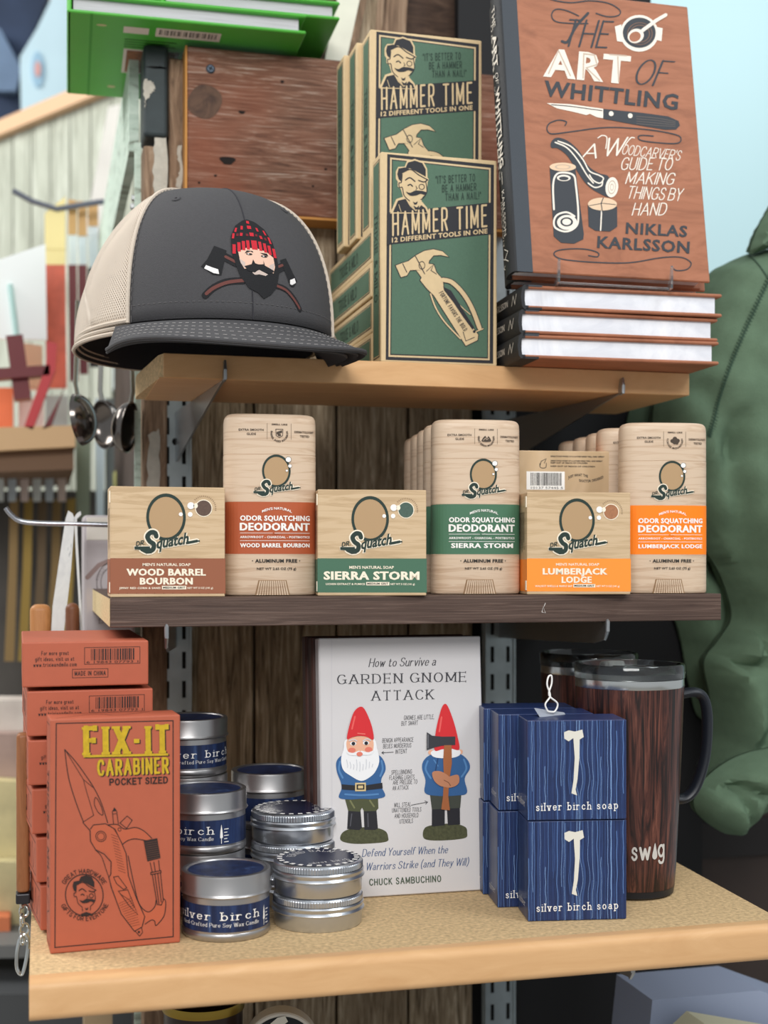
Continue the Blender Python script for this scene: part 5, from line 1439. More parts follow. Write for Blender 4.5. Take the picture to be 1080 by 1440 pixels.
            a.poly(red, [(622, 650), (628, 560), (645, 480), (662, 432), (682, 432), (710, 500), (732, 580), (742, 650), (700, 645), (660, 648)], 6, smooth=True); a.line(red2, [(655, 490), (645, 560)], 8, 7)
            a.poly(c(58, 58, 64), [(584, 562), (610, 580), (660, 586), (722, 586), (722, 628), (660, 630), (612, 640), (584, 650)], 8); a.line(c(110, 110, 116), [(590, 575), (590, 640)], 5, 9)
            a.poly(brn, [(668, 628), (704, 628), (706, 720), (694, 800), (690, 880), (698, 950), (656, 945), (664, 880), (668, 800), (664, 700)], 9)
            for s in (0, 1): a.poly(c(190, 130, 98), [(612 + 36 * s, 760), (650 + 46 * s, 756), (690 + 45 * s, 780), (700 + 50 * s, 810), (690 + 45 * s, 834), (650 + 40 * s, 828), (620 + 38 * s, 800)] if s == 0 else [(735, 775), (690, 785), (662, 805), (680, 836), (720, 832), (742, 810)], 10, smooth=True); a.line(c(120, 76, 56), [(668, 800), (690, 812), (700, 828)], 3, 11)
        tag(a.build('printed_gnome', t, front), ('printed garden gnome facing front, red hat and white beard', 'printed garden gnome seen from behind hiding an axe')[who], None)
    return t


gl = math.radians(4.2)
gp = PZ(452, 1264.5, ZB)
gnome_book('white hardcover with two garden gnomes, leaning at the back of the lowest shelf', (gp.x, .9195, ZB + .0004), -gl, True, 'gnome hardcovers')
gnome_book('second copy behind the white gnome hardcover, only its dark spine edge showing', (gp.x - .0024, .9195 + GT + .0006, ZB + .0004), -gl, False, 'gnome hardcovers')
gnome_book('rearmost copy behind the white gnome hardcover, a sliver of spine showing', (gp.x - .0042, .9195 + 2 * (GT + .0006), ZB + .0004), -gl, False, 'gnome hardcovers')

# ------------------------------------------------------------------ blue soap cartons with the axe
M_bluebox = mat('navy_gloss_carton', (38, 54, 96), .3, var=.18, vscale=60)
AXE = ink(222, 218, 206)
BWd, BD, BHt = .0672, .0345, .0668


def blue_carton(label, loc, rz, grp):
    t = thing('blue_soap_carton', label, 'box', loc, rz, grp)
    MB().rbox((0, 0, 0), (BWd, BD, BHt), .0008, M_bluebox, 2).build('carton', t)
    a = Art([(212, 283), (575, 283), (575, 645), (212, 645)], BWd, BHt)
    r = random.Random(11)
    li = [ink(84, 116, 168), ink(128, 160, 206), ink(24, 34, 66), ink(60, 86, 136), ink(30, 42, 78), ink(30, 42, 78)]
    for i in range(74):
        x = 215 + 357 * (i + r.uniform(-.4, .4)) / 74
        if not 214 < x < 573: continue
        pts = []; y = 285.0; o = 0
        y0 = r.choice((285, 285, 285, r.uniform(285, 520))); y1 = r.choice((643, 643, 643, r.uniform(450, 640)))
        k = 8
        for j in range(k + 1):
            y = y0 + (y1 - y0) * j / k
            bulge = 14 * math.exp(-((y - 490) / 45) ** 2) * math.copysign(1, x - 400) * math.exp(-abs(x - 400) / 40)
            pts.append((min(573, max(214, x + bulge + r.uniform(-1.6, 1.6))), y))
        a.line(r.choice(li), pts, r.choice((1.0, 1.4, 1.8, 3.0)), 1, smooth=True, caps=False)
    a.build('birch_stripes', t, front)
    a = Art([(212, 283), (575, 283), (575, 645), (212, 645)], BWd, BHt)
    a.poly(AXE, [(345, 327), (362, 320), (384, 325), (412, 318), (417, 345), (402, 354), (380, 348), (362, 360), (346, 350)], 3)
    a.poly(AXE, [(379, 346), (402, 350), (401, 420), (394, 500), (387, 535), (393, 556), (372, 548), (380, 500), (384, 420)], 3)
    a.text(WHT, 'silver birch soap', (243, 609), (543, 605), 26, dict(TYPE, wt=.12), 3)
    tag(a.build('axe_and_lettering', t, front), 'cream axe over typewriter lettering', None)
    a = Art([(0, 0), (345, 0), (345, 668), (0, 668)], BD, BHt)
    a.text(WHT, 'silver', (60, 590), (260, 590), 45, TYPE, 1)
    for i in range(8): a.line(li[i % 5], [(30 + i * 40, 20), (36 + i * 40, 320), (28 + i * 40, 650)], 3, 1, smooth=True, caps=False)
    a.build('side_stripes', t, left_side(BD))
    return t


BGp = 'blue soap cartons'
f = PZ(742.5, 1296, ZB); ra = math.radians(-9)
k0 = blue_carton('lower navy soap carton of the front column, cream axe on its face', (f.x, f.y, ZB), ra, BGp)
dup(k0, (f.x - .0006, f.y - .0006, ZB + BHt + .0006), ra - .015, 'upper navy soap carton of the front column, grey tag lying on top', BGp)
ca, sa = math.cos(ra), math.sin(ra)
for col, (off, nm) in enumerate(((-.0138, 'second column'), (-.0178, 'third column'))):
    dpt = (BD + .0026) * (col + 1)
    x = f.x + off * ca - dpt * sa; y = f.y + off * sa + dpt * ca
    for lv in (0, 1):
        dup(k0, (x + .0006 * lv, y, ZB + (BHt + .0005) * lv), ra + (.02, -.01)[lv], ('lower navy soap carton of the %s back, left edge showing', 'upper navy soap carton of the %s back, left edge showing')[lv] % nm, BGp)
# price tag with its string
tp = Vector((f.x, f.y, ZB + 2 * BHt + .0008))
tg = thing('price_tag', 'grey swing tag with white string loop on the upper navy carton', 'tag', (tp.x + .0255, tp.y + .0215, tp.z), math.radians(12))
MB().rbox((-.0125, -.005, 0), (.0125, .005, .0007), .0003, mat('grey_tag', (158, 164, 176), .4), 1).build('tag_card', tg).rotation_euler = (math.radians(32), math.radians(10), 0)
lp = [(-.004, -.001, .003), (-.006, -.001, .008), (-.002, -.001, .0135), (-.0045, -.001, .021), (-.0035, -.001, .0265), (-.001, -.001, .0272), (-.0008, -.001, .022), (-.003, -.001, .014), (.004, -.001, .008), (.0015, -.001, .0025), (-.004, -.001, .003)]
MB().tube(catmull(lp, False, 5), .0006, WHT, 6).build('string', tg, smooth=True)

# ------------------------------------------------------------------ tumblers
M_mugw = wood('walnut_tumbler_print', [(.34, (14, 9, 10)), (.44, (40, 22, 19)), (.54, (78, 42, 34)), (.66, (116, 70, 56))], (34, 34, 1.4), freq=5, dist=1.8, bump=0, rough=.35, spec=.5)
M_blkp = mat('black_plastic', (24, 28, 36), .4)
M_mlid = mat('clear_lid', (228, 234, 238), .03, trans=1.0, spec=.5)
M_rim = mat('polished_steel', (206, 208, 206), .2, .95)


def tumbler(label, loc, rz, grp):
    t = thing('tumbler', label, 'mug', loc, rz, grp)
    r0, r1, h = .0322, .0392, .1555
    MB().lathe([(0, .0), (r0 - .003, 0), (r0 - .0006, .0015), (r0 - .0002, .005), (r0 + .0002, .0062)], M_blkp, 64).build('base_pad', t, smooth=True)
    MB().lathe([(r0, .006), (r0 + .0012, .02), (r0 + (r1 - r0) * .62, .085), (r1 - .0004, .140), (r1, h - .006)], M_mugw, 72).build('body', t, smooth=True)
    MB().lathe([(r1, h - .006), (r1 + .0002, h - .0055), (r1, h), (r1 - .0015, h + .0002), (r1 - .003, h - .004), (0, h - .006)], M_rim, 72).build('steel_rim', t, smooth=True)
    l = MB().lathe([(r1 - .002, h + .0004), (r1 + .0006, h + .0006), (r1 + .0008, h + .009), (r1 - .0002, h + .0105), (r1 - .0024, h + .0105), (r1 - .0034, h + .004), (0, h + .0036)], M_mlid, 72)
    l.build('lid', t, smooth=True)
    MB().rbox((-.012, -.006, h + .004), (.02, .006, h + .0085), .0015, M_mlid, 2).build('lid_slider', t, smooth=True)
    hp = catmull([(.034, 0, .142), (.052, 0, .1435), (.0585, 0, .130), (.0575, 0, .100), (.051, 0, .077), (.043, 0, .067), (.033, 0, .066)], False, 7)
    MB().tube(hp, .0046, M_blkp, 14, flat=(1.35, .8)).build('handle', t, smooth=True)
    a = Art([(583, 745), (728, 745), (728, 825), (583, 825)], .026, .0143)
    sv = ink(206, 202, 196, .3); s = dict(wt=.15, contrast=.9, gap=.16)
    a.text(sv, 's', (584, 808), (608, 808), 72, s, 1); a.text(sv, 'w', (614, 807), (662, 806), 72, s, 1); a.text(sv, 'g', (693, 804), (727, 803), 76, s, 1)
    a.poly(sv, [(679, 744), (686, 772), (690, 792), (688, 804), (679, 810), (670, 804), (668, 792), (672, 772)], 1, smooth=True)

    def fn(x, z, e):
        zz = .027 + z; rr = r0 + .0012 + (zz - .02) * (r1 - r0) * .62 / .065 * .8
        g = (x - .013) / rr - math.pi / 2 - .02
        return ((rr + .0003 + e) * math.cos(g), (rr + .0003 + e) * math.sin(g), zz)
    l = a.build('lettering', t, fn, maxlen=.004); l.rotation_euler = (0, 0, math.radians(-rz_logo))
    return t


rz_logo = -8
p = P(885, 1200, .893)
m0 = tumbler('wood print tumbler with clear lid and black handle, right of the navy cartons', (p.x, .893, ZB), math.radians(-8), 'wood print tumblers')
p = P(828, 1200, 1.01)
dup(m0, (p.x, 1.01, ZB), math.radians(16), 'second wood print tumbler in the dark behind the first', 'wood print tumblers')

# ------------------------------------------------------------------ below the lowest shelf
ZL = zl + .0002
p = P(286, 1410, .965)
jr = thing('candle_jar', 'dark jar with a gold rim, left under the lowest chipboard shelf', 'jar', (p.x, .965, ZL))
r = .0285; M_goldrim = mat('brass_rim', (150, 124, 52), .35, .8)
MB().lathe([(0, 0), (r - .002, 0), (r, .003), (r, .133), (r - .0025, .1335), (r - .003, .12), (0, .12)], mat('dark_amber', (42, 26, 20), .3), 56).build('jar_body', jr, smooth=True)
MB().lathe([(r - .001, .131), (r + .0012, .1315), (r + .0014, .134), (r + .0006, .1375), (r - .0012, .137), (r - .002, .134)], M_goldrim, 56).build('brass_rim', jr, smooth=True)
p = P(396, 1440, .93)
tn = thing('axe_tin', 'black round tin with pale axe, standing on edge under the shelf', 'tin', (p.x, .93, ZL + .0830), math.radians(-8))
R = .0272; zo = .052 - .0
cyl = MB().lathe([(0, 0), (R - .001, 0), (R, .0012), (R, .016), (R - .001, .017), (0, .017)], mat('white_tin_rim', (212, 206, 196), .4), 56)
b = cyl.build('tin_body', tn, smooth=True); b.rotation_euler = (math.pi / 2, 0, 0); b.location = (0, .017, .0245)
lid = MB().lathe([(0, .0172), (R - .0028, .0172)], ink(20, 24, 28), 56).build('black_label', tn); lid.rotation_euler = (math.pi / 2, 0, 0); lid.location = (0, .017, .0245)
a = Art([(0, 0), (400, 0), (400, 500), (0, 500)], .04, .05)
a.poly(AXE, [(110, 60), (160, 20), (215, 10), (235, 50), (195, 80), (165, 90), (130, 115)], 3); a.poly(AXE, [(170, 80), (210, 70), (260, 300), (300, 470), (265, 480), (215, 300)], 3)
a.build('printed_axe', tn, lambda x, z, e: (x - .019, -.0004 - e, z + .0005), eps=.0002)
MB().rbox((-.018, -.002, -.0830), (.018, .022, -.0030), .001, mat('dark_block', (30, 24, 22), .7), 1).build('block_foot', tn)
# ================================================================== hoodie hanging to the right
M_fleece = mat('green_fleece', (98, 120, 98), .95, var=.08, vscale=90, bump=.35, bscale=900, spec=.15)
M_seam = mat('seam_thread', (50, 74, 60), .9)


hood = thing('hoodie', 'green fleece hoodie hanging at the right beside the shelves', 'hoodie', (0, 0, 0))
from mathutils.geometry import delaunay_2d_cdt


def seg_dist(p, line):
    best = 1e9
    for a, b in zip(line, line[1:]):
        ax, ay, bx, by = a[0], a[1], b[0], b[1]; dx, dy = bx - ax, by - ay
        t = max(0, min(1, ((p[0] - ax) * dx + (p[1] - ay) * dy) / max(1e-9, dx * dx + dy * dy)))
        best = min(best, math.hypot(p[0] - ax - t * dx, p[1] - ay - t * dy))
    return best


def inside(p, poly):
    c = False; n = len(poly)
    for i in range(n):
        (x1, y1), (x2, y2) = poly[i], poly[i - 1]
        if (y1 > p[1]) != (y2 > p[1]) and p[0] < (x2 - x1) * (p[1] - y1) / (y2 - y1) + x1: c = not c
    return c


def padded_cloth(outline, Yc, T, R, folds, name, step=7, back=.6, seed=1):
    """a stuffed piece of cloth: outline at depth Yc, swelling towards both sides, with folds"""
    rr = random.Random(seed)
    o = catmull(outline, True, 5); pts = []
    for i, a in enumerate(o):
        b = o[(i + 1) % len(o)]; n = max(1, int(math.hypot(b[0] - a[0], b[1] - a[1]) / step))
        pts += [(a[0] + (b[0] - a[0]) * k / n, a[1] + (b[1] - a[1]) * k / n) for k in range(n)]
    ne = len(pts); loop = pts + [pts[0]]
    x0, x1 = min(p[0] for p in pts), max(p[0] for p in pts); y0, y1 = min(p[1] for p in pts), max(p[1] for p in pts)
    y = y0
    while y < y1:
        x = x0
        while x < x1:
            q = (x + rr.uniform(-.2, .2) * step, y + rr.uniform(-.2, .2) * step)
            if inside(q, pts[:ne]) and seg_dist(q, loop) > step * .6: pts.append(q)
            x += step
        y += step
    vs, _, fs, *_ = delaunay_2d_cdt([Vector(p) for p in pts], [(i, (i + 1) % ne) for i in range(ne)], [], 1, 1e-4)
    m = MB(); fr = []; bk = []
    for v in vs:
        d = seg_dist(v, loop); k = min(1, d / R); f = math.sqrt(max(0, 1 - (1 - k) ** 2))
        g = 0
        for line, w, a in folds: g += a * math.exp(-(seg_dist(v, line) / w) ** 2)
        g += .0016 * math.sin(v.x * .09 + v.y * .05) + .0012 * math.sin(v.x * -.05 + v.y * .11)
        c = P(v.x, v.y, Yc)
        fr.append(Vector((c.x, Yc - T * f + g * min(1, d / 14), c.z))); bk.append(Vector((c.x, Yc + T * back * f + .002, c.z)))
    m.add(fr, [list(f) for f in fs], M_fleece); m.add(bk, [list(f)[::-1] for f in fs], M_fleece)
    ob = m.build(name, hood, smooth=True, recalc=False)
    ob.data.polygons.foreach_set('use_smooth', [True] * len(ob.data.polygons))
    return ob


padded_cloth([(1190, 345), (1085, 350), (1052, 357), (1020, 371), (995, 388), (962, 445), (935, 520), (918, 580), (925, 650), (950, 710), (985, 765), (1008, 800), (1022, 835), (1028, 870), (1010, 900), (990, 930), (998, 980), (1002, 1030), (990, 1070), (985, 1110), (1010, 1150), (1060, 1140), (1100, 1110), (1190, 1090)], 1.165, .075, 75,
             [([(990, 600), (985, 660), (1006, 740), (1022, 800)], 14, .014), ([(1064, 870), (1068, 930), (1066, 990)], 8, .018), ([(1052, 740), (1042, 830), (1048, 900)], 22, -.014), ([(1030, 845), (1040, 895), (1030, 930), (1010, 930)], 8, .018),
              ([(1016, 880), (1022, 915)], 13, -.014), ([(1004, 950), (1020, 1010), (1014, 1060)], 17, -.016), ([(1046, 950), (1042, 1010), (1022, 1060)], 11, .014), ([(1085, 430), (1062, 600), (1072, 800)], 42, -.012), ([(955, 560), (985, 640)], 16, .010), ([(1100, 700), (1085, 800), (1090, 900)], 14, .012), ([(1078, 850), (1082, 960)], 12, -.012)], 'body', seed=2)
padded_cloth([(950, 470), (905, 545), (882, 590), (884, 660), (905, 740), (930, 820), (955, 890), (968, 960), (985, 1010), (1030, 1000), (1040, 800), (1020, 600), (1000, 500)], 1.235, .045, 55,
             [([(945, 560), (965, 680), (985, 800)], 16, .014), ([(920, 600), (945, 760), (975, 900)], 18, -.012)], 'sleeve', step=9, seed=4)
padded_cloth([(1190, 1035), (1080, 1052), (1046, 1060), (1020, 1072), (994, 1092), (978, 1112), (978, 1140), (1004, 1164), (1030, 1173), (1050, 1152), (1066, 1128), (1090, 1114), (1190, 1090)], 1.085, .045, 38,
             [([(994, 1104), (1016, 1098), (1044, 1108)], 7, .012), ([(1028, 1082), (1085, 1070)], 13, -.008), ([(1014, 1106), (1034, 1155)], 7, .012), ([(1060, 1100), (1100, 1090)], 8, .008)], 'cuff', step=5, seed=6)
padded_cloth([(1190, 225), (1102, 270), (1078, 298), (1062, 328), (1055, 356), (1078, 350), (1120, 338), (1190, 330)], 1.13, .04, 34, [([(1066, 345), (1085, 318), (1120, 290)], 9, .014)], 'hood', step=5, seed=8)
body = [o for o in kids(hood) if o.name.startswith('body')][0]
bpy.context.view_layer.update()
dg = bpy.context.evaluated_depsgraph_get()


def onto(objs, u, v, lift=.0006):
    t = (u - CX) / F
    d = Vector((SN + CS * t, CS - SN * t, (HY - v) / F)).normalized(); best = None
    for o in objs:
        ok, loc, nn, _ = o.ray_cast(Vector((0, 0, H)), d)
        if ok and (best is None or loc.length < best[0].length):
            best = (loc, nn)
    if best is None: return None
    n = best[1] if best[1].dot(d) < 0 else -best[1]
    return best[0] + n * lift


sm = MB(); pts = catmull([(1092, 372), (1070, 418), (1046, 470), (1026, 520), (1010, 570), (998, 615)], False, 12)
for i in range(len(pts) - 1):
    a_, b_ = onto([body], *pts[i]), onto([body], *pts[i + 1])
    if a_ is None or b_ is None: continue
    sm.tube([a_, b_], .0007, M_seam, 6)
    d = (b_ - a_).normalized(); s = Vector((d.z, 0, -d.x)) * .0034
    m_ = (a_ + b_) / 2
    sm.tube([m_ - s + d * .001, m_ + s - d * .001], .0005, M_seam, 5)
tag(sm.build('raglan_seam', hood), 'dark ladder-stitched shoulder seam', None)
pts = catmull([(1051, 357), (1066, 372), (1080, 392)], False, 6); q = [onto([body], *p_) for p_ in pts]; q = [p_ for p_ in q if p_ is not None]
if len(q) > 2: MB().tube(q, .0006, M_seam, 5).build('neck_seam', hood)

# pale wall and things low down at the right
struct(MB().box((.3, 2.45, 0), (3.4, 2.5, 3.4), mat('pale_cyan_wall', (180, 208, 213), .8)).build('wall_far'))


def slab(name, label, cat, corners, Y, thick, m, part='panel', group=None, rot=0.0):
    """upright board or card: outline given in photo pixels on the plane Y"""
    pp = [P(u, v, Y) for u, v in corners]
    o = Vector((min(p.x for p in pp), Y, min(p.z for p in pp)))
    t = thing(name, label, cat, o, rot, group)
    MB().prism([(p.x - o.x, p.z - o.z) for p in pp], lambda x, z, y: (x, y, z), 0, thick, m).build(part, t)
    return t


bx = thing('storage_crate', 'dark brown crate standing behind the tumbler at lower right', 'crate', (.560, 1.30, H - .62))
MB().rbox((0, 0, 0), (.30, .3, .46), .003, mat('dark_brown_crate', (52, 42, 38), .7, var=.25, vscale=10), 1).rbox((.02, -.004, .30), (.28, 0, .34), .001, mat('dark_crate_band', (34, 30, 30), .7), 1).build('crate_body', bx)
pb = thing('paper_bag', 'grey blue paper bag under the right end of the lowest shelf', 'bag', (.455, 1.0, H - .635))
MB().prism([(0, 0), (.20, 0), (.178, .255), (.128, .275), (.03, .275)], lambda x, z, y: (x, y, z), 0, .07, mat('grey_blue_paper', (150, 160, 184), .7)).build('bag_body', pb)
fl = thing('canvas_roll', 'cream rolled canvas edge at the bottom right corner', 'canvas', (.478, .955, H - .537))
MB().prism([(0, .148), (.03, .171), (.15, .142), (.15, .05), (.0, .05)], lambda x, z, y: (x, y, z), 0, .03, mat('cream_canvas', (190, 186, 160), .8)).build('canvas_sheet', fl)

# ================================================================== background at the left, out of focus
A = P(196, 100, 2.42); B = P(-120, 100, 3.12); zt_ = A.z
A.z = 0; B.z = 0
dirv = (B - A).normalized(); nrm = Vector((dirv.y, -dirv.x, 0))
topz = P(196, 117, 2.42).z
M_plk = wood('grey_green_planks', [(.3, (132, 134, 122)), (.5, (168, 172, 158)), (.7, (198, 202, 190))], (14, 14, 1.2), freq=4)
Ln = (B - A).length; mb = MB(); x = -.05
while x < Ln:
    w = .068
    q = [A + dirv * x, A + dirv * (x + w - .005)]
    vs = [(p.x + nrm.x * o, p.y + nrm.y * o, z) for z in (0, topz) for o in (0, .02) for p in q]
    mb.add(vs, [[0, 1, 5, 4], [2, 3, 7, 6], [0, 2, 6, 4], [1, 3, 7, 5], [4, 5, 7, 6]], M_plk); x += w
q = [A + dirv * -.05 + nrm * .024, B + nrm * .024]
mb.add([(p.x + nrm.x * o, p.y + nrm.y * o, z) for z in (0, topz) for o in (0, .01) for p in q], [[0, 1, 5, 4], [2, 3, 7, 6]], mat('dark_gap', (84, 82, 74), .9))
struct(mb.build('wall_planks'))
q = [A + dirv * -.05 - nrm * .02, A + dirv * -.05 + nrm * .05, B + nrm * .05, B - nrm * .02]
struct(MB().prism([(p.x, p.y) for p in q], lambda x, y, z: (x, y, z), topz, topz + .03, mat('trim_tan', (206, 170, 136), .6)).build('trim_7'))
struct(MB().box((-2.6, 4.3, 0), (.35, 4.35, 3.6), mat('cream_far_wall', (206, 200, 188), .8, var=.15, vscale=2)).build('wall_far_left'))
# clothing and a tote above the plank wall
t = slab('tote_bag', 'pale blue tote bag with small red and blue mark, hanging above the plank wall', 'bag', [(30, 182), (28, 80), (52, 40), (76, -10), (96, -10), (108, 60), (104, 150), (96, 178)], 3.15, .08, mat('pale_blue_canvas', (190, 214, 224), .8, var=.05, vscale=8))
c = P(53, 98, 3.148) - t.location
MB().prism([(c.x + .014 * math.cos(g), c.z + .042 * math.sin(g)) for g in [i * .4 for i in range(16)]], lambda x, z, y: (x, y, z), -.004, 0, ink(150, 184, 206)).prism([(c.x + .007 * math.cos(g), c.z + .018 * math.sin(g)) for g in [i * .4 for i in range(16)]], lambda x, z, y: (x, y, z), -.007, -.004, ink(208, 156, 150)).build('round_mark', t)
slab('denim_jacket', 'dark navy clothing hanging at the far upper left', 'clothes', [(-60, 215), (-60, -20), (70, -20), (58, 20), (40, 60), (30, 110), (28, 200)], 3.3, .1, mat('navy_denim', (46, 56, 76), .9, var=.35, vscale=9))
slab('denim_jacket', 'grey blue folded clothing on the far left in front of the navy clothes', 'clothes', [(-40, 110), (-40, 30), (0, 40), (30, 96), (22, 128), (0, 128)], 3.26, .03, mat('grey_denim', (100, 118, 142), .9, var=.2, vscale=9))
for i, (cs, lb) in enumerate((([(152, 150), (170, 146), (140, 330), (118, 330)], 'white painted plank leaning by the fixture side, left of two'), ([(172, 160), (186, 160), (160, 330), (146, 330)], 'white painted plank leaning by the fixture side, right of two'))):
    slab('leaning_plank', lb, 'board', cs, 2.385 + .0 * i, .02, mat('white_plank', (226, 222, 214), .7, var=.1, vscale=12), 'plank', 'leaning white planks')
# long rail with hanging packaged tools
rail = thing('hook_rail', 'grey wire hook holding the hanging tool cards', 'hook', (0, 0, 0))
pts = [P(u, v, 1.9) for u, v in ((18, 268), (45, 283), (80, 294), (140, 284), (150, 284))]
MB().tube([tuple(p) for p in pts], .004, mat('wire_grey', (120, 124, 136), .4, .6), 8).build('wire', rail, smooth=True)
M_darkred, M_red = mat('dark_red_blade', (112, 34, 40), .5), mat('bright_red', (196, 48, 54), .45)
for i, (x0, x1, cs, m2, m3, lb) in enumerate(((63, 92, (300, 276, 350, 372), mat('pale_yellow_card', (244, 226, 160), .6), mat('orange_red_card', (196, 96, 76), .6, var=.3, vscale=30), 'pale yellow topped tool card hanging nearest'),
                                         (96, 108, (280, 282, 330, 372), mat('tan_card', (206, 166, 110), .6), M_darkred, 'tan and white tool card hanging second'),
                                         (110, 122, (282, 284, 332, 372), mat('tan_card', (206, 166, 110), .6), M_darkred, 'tan and white tool card hanging third'),
                                         (124, 138, (284, 284, 318, 376), mat('tan_card', (206, 166, 110), .6), mat('black_card', (40, 32, 34), .6), 'tan and white tool card hanging fourth, black foot'))):
    Y = 1.9 + .012 * i
    t = slab('tool_card', lb, 'package', [(x0, cs[0]), (x1, cs[1]), (x1, cs[2]), (x0, cs[2])], Y, .01, m2, 'header_card', 'hanging tool cards')
    o = t.location
    for nm, v0, v1, mm in (('blade_card', cs[2], cs[3], mat('white_blue_card', (216, 228, 232), .5) if i else m2), ('sheath', cs[3], 545 - 10 * i, m3)):
        pp = [P(u, v, Y) - o for u, v in ((x0, v0), (x1, v0), (x1 + (2 if nm == 'sheath' else 0), v1), (x0 + 2, v1))]
        MB().prism([(p.x, p.z) for p in pp], lambda x, z, y: (x, y, z), .001, .012, mm).build(nm, t)
t = slab('sign_card', 'bright white sign card at the left edge', 'sign', [(-40, 378), (64, 343), (66, 478), (-40, 476)], 1.8, .006, mat('white_card', (250, 253, 252), .5), 'card')
o = t.location; pp = [P(u, v, 1.796) - o for u, v in ((14, 400), (24, 480))]
MB().tube([tuple(pp[0]), tuple(pp[1])], .004, mat('wire_pale', (190, 224, 220), .4), 6).build('wire_holder', t)
t = slab('red_rack', 'dark red metal rack with crossing arms, left edge', 'rack', [(8, 472), (32, 470), (44, 560), (20, 562)], 1.75, .03, M_darkred, 'upright_arm')
o = t.location
for nm, cs, mm in (('cross_arm', [(-30, 520), (70, 514), (70, 528), (-30, 536)], M_darkred), ('diagonal_arm', [(66, 480), (80, 484), (78, 520), (46, 605), (34, 600), (64, 516)], M_red), ('diagonal_arm', [(84, 560), (92, 540), (72, 600), (60, 604)], M_darkred)):
    pp = [P(u, v, 1.745) - o for u, v in cs]; MB().prism([(p.x, p.z) for p in pp], lambda x, z, y: (x, y, z), -.01, .015, mm).build(nm, t)
r9 = random.Random(9)
for i, (cs, col, lb) in enumerate((([(-20, 545), (18, 545), (18, 602), (-20, 602)], (232, 120, 80), 'orange blurred package on the tan shelf, far left'), ([(20, 480), (60, 486), (60, 545), (20, 540)], (236, 190, 160), 'peach blurred package behind the red rack'),
                              ([(26, 560), (62, 560), (62, 604), (26, 604)], (240, 214, 214), 'pale pink blurred package on the tan shelf'), ([(64, 556), (96, 556), (96, 602), (64, 602)], (214, 226, 236), 'pale blue blurred package on the tan shelf'))):
    slab('boxed_goods', lb, 'package', cs, 1.98 + .02 * i, .05, mat('goods_%d' % i, col, .6, var=.12, vscale=20), 'carton', 'packages on the tan shelf')
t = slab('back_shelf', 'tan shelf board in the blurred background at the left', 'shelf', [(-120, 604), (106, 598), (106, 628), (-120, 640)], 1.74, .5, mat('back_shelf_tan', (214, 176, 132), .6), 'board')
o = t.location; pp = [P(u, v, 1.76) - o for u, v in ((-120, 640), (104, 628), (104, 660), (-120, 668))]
MB().prism([(p.x, p.z) for p in pp], lambda x, z, y: (x, y, z), .02, .4, mat('back_shelf_shade', (120, 92, 70), .7)).build('shaded_underside', t)  # dark underside of the board: shade below it put into the colour
for i in range(6):
    x0 = -8 + i * 17.5
    slab('price_card', ('first', 'second', 'third', 'fourth', 'fifth', 'sixth')[i] + ' white hanging packet from the left below the tan shelf', 'packet', [(x0, 662), (x0 + 14, 662), (x0 + 13, 705), (x0 + 2, 705)], 1.9 + .01 * i, .008, mat('packet_%d' % (i % 3), ((226, 234, 232), (206, 218, 226), (232, 214, 206))[i % 3], .6), 'packet', 'white packets under the tan shelf')
for i in range(5):
    x0 = 8 + i * 20
    t = slab('wooden_paddle', ('first', 'second', 'third', 'fourth', 'fifth')[i] + ' olive tan wooden paddle from the left, hanging blurred', 'paddle', [(x0 + 6, 702), (x0 + 18, 700), (x0 + 16, 800), (x0 + 12 - i, 930), (x0 - 2 - i, 930), (x0 + 4, 800)], 1.95 + .02 * i, .014, mat('paddle_%d' % (i % 3), ((150, 122, 76), (176, 146, 70), (118, 98, 72))[i % 3], .6), 'blade', 'hanging wooden paddles')
slab('storage_cabinet', 'dark grey cabinet in the blurred background behind the paddles', 'cabinet', [(-200, 690), (200, 690), (200, 1000), (-200, 1000)], 2.12, .1, mat('dark_cabinet', (74, 70, 66), .7, var=.4, vscale=10), 'carcass')
slab('utility_post', 'grey green upright post behind the ladles', 'post', [(106, 560), (128, 560), (126, 730), (108, 730)], 2.0, .03, mat('green_post', (132, 142, 122), .7), 'post')
slab('blue_strip', 'pale blue white strip of packaging behind the ladles', 'package', [(134, 560), (148, 560), (146, 735), (136, 735)], 1.98, .02, mat('pale_strip', (196, 212, 220), .6), 'strip')
slab('partition_board', 'grey board between the ladles and the corner post', 'panel', [(149, 560), (166, 560), (166, 740), (149, 740)], 2.02, .02, mat('grey_panel', (106, 110, 108), .7), 'panel')
slab('partition_board', 'very dark green board behind the hanging ladles', 'panel', [(160, 500), (200, 500), (200, 668), (160, 668)], 2.05, .02, mat('dark_green_panel', (34, 54, 46), .7), 'panel')
slab('yellow_goods', 'yellow and white packages below the dark green panel', 'package', [(162, 662), (206, 658), (206, 700), (162, 700)], 1.9, .05, mat('yellow_goods', (214, 210, 128), .6, var=.25, vscale=26), 'package')
slab('white_bag', 'pale bluish bag behind the ladle handles', 'package', [(160, 496), (196, 496), (196, 545), (160, 545)], 1.95, .04, mat('pale_bag', (206, 222, 222), .6), 'bag')
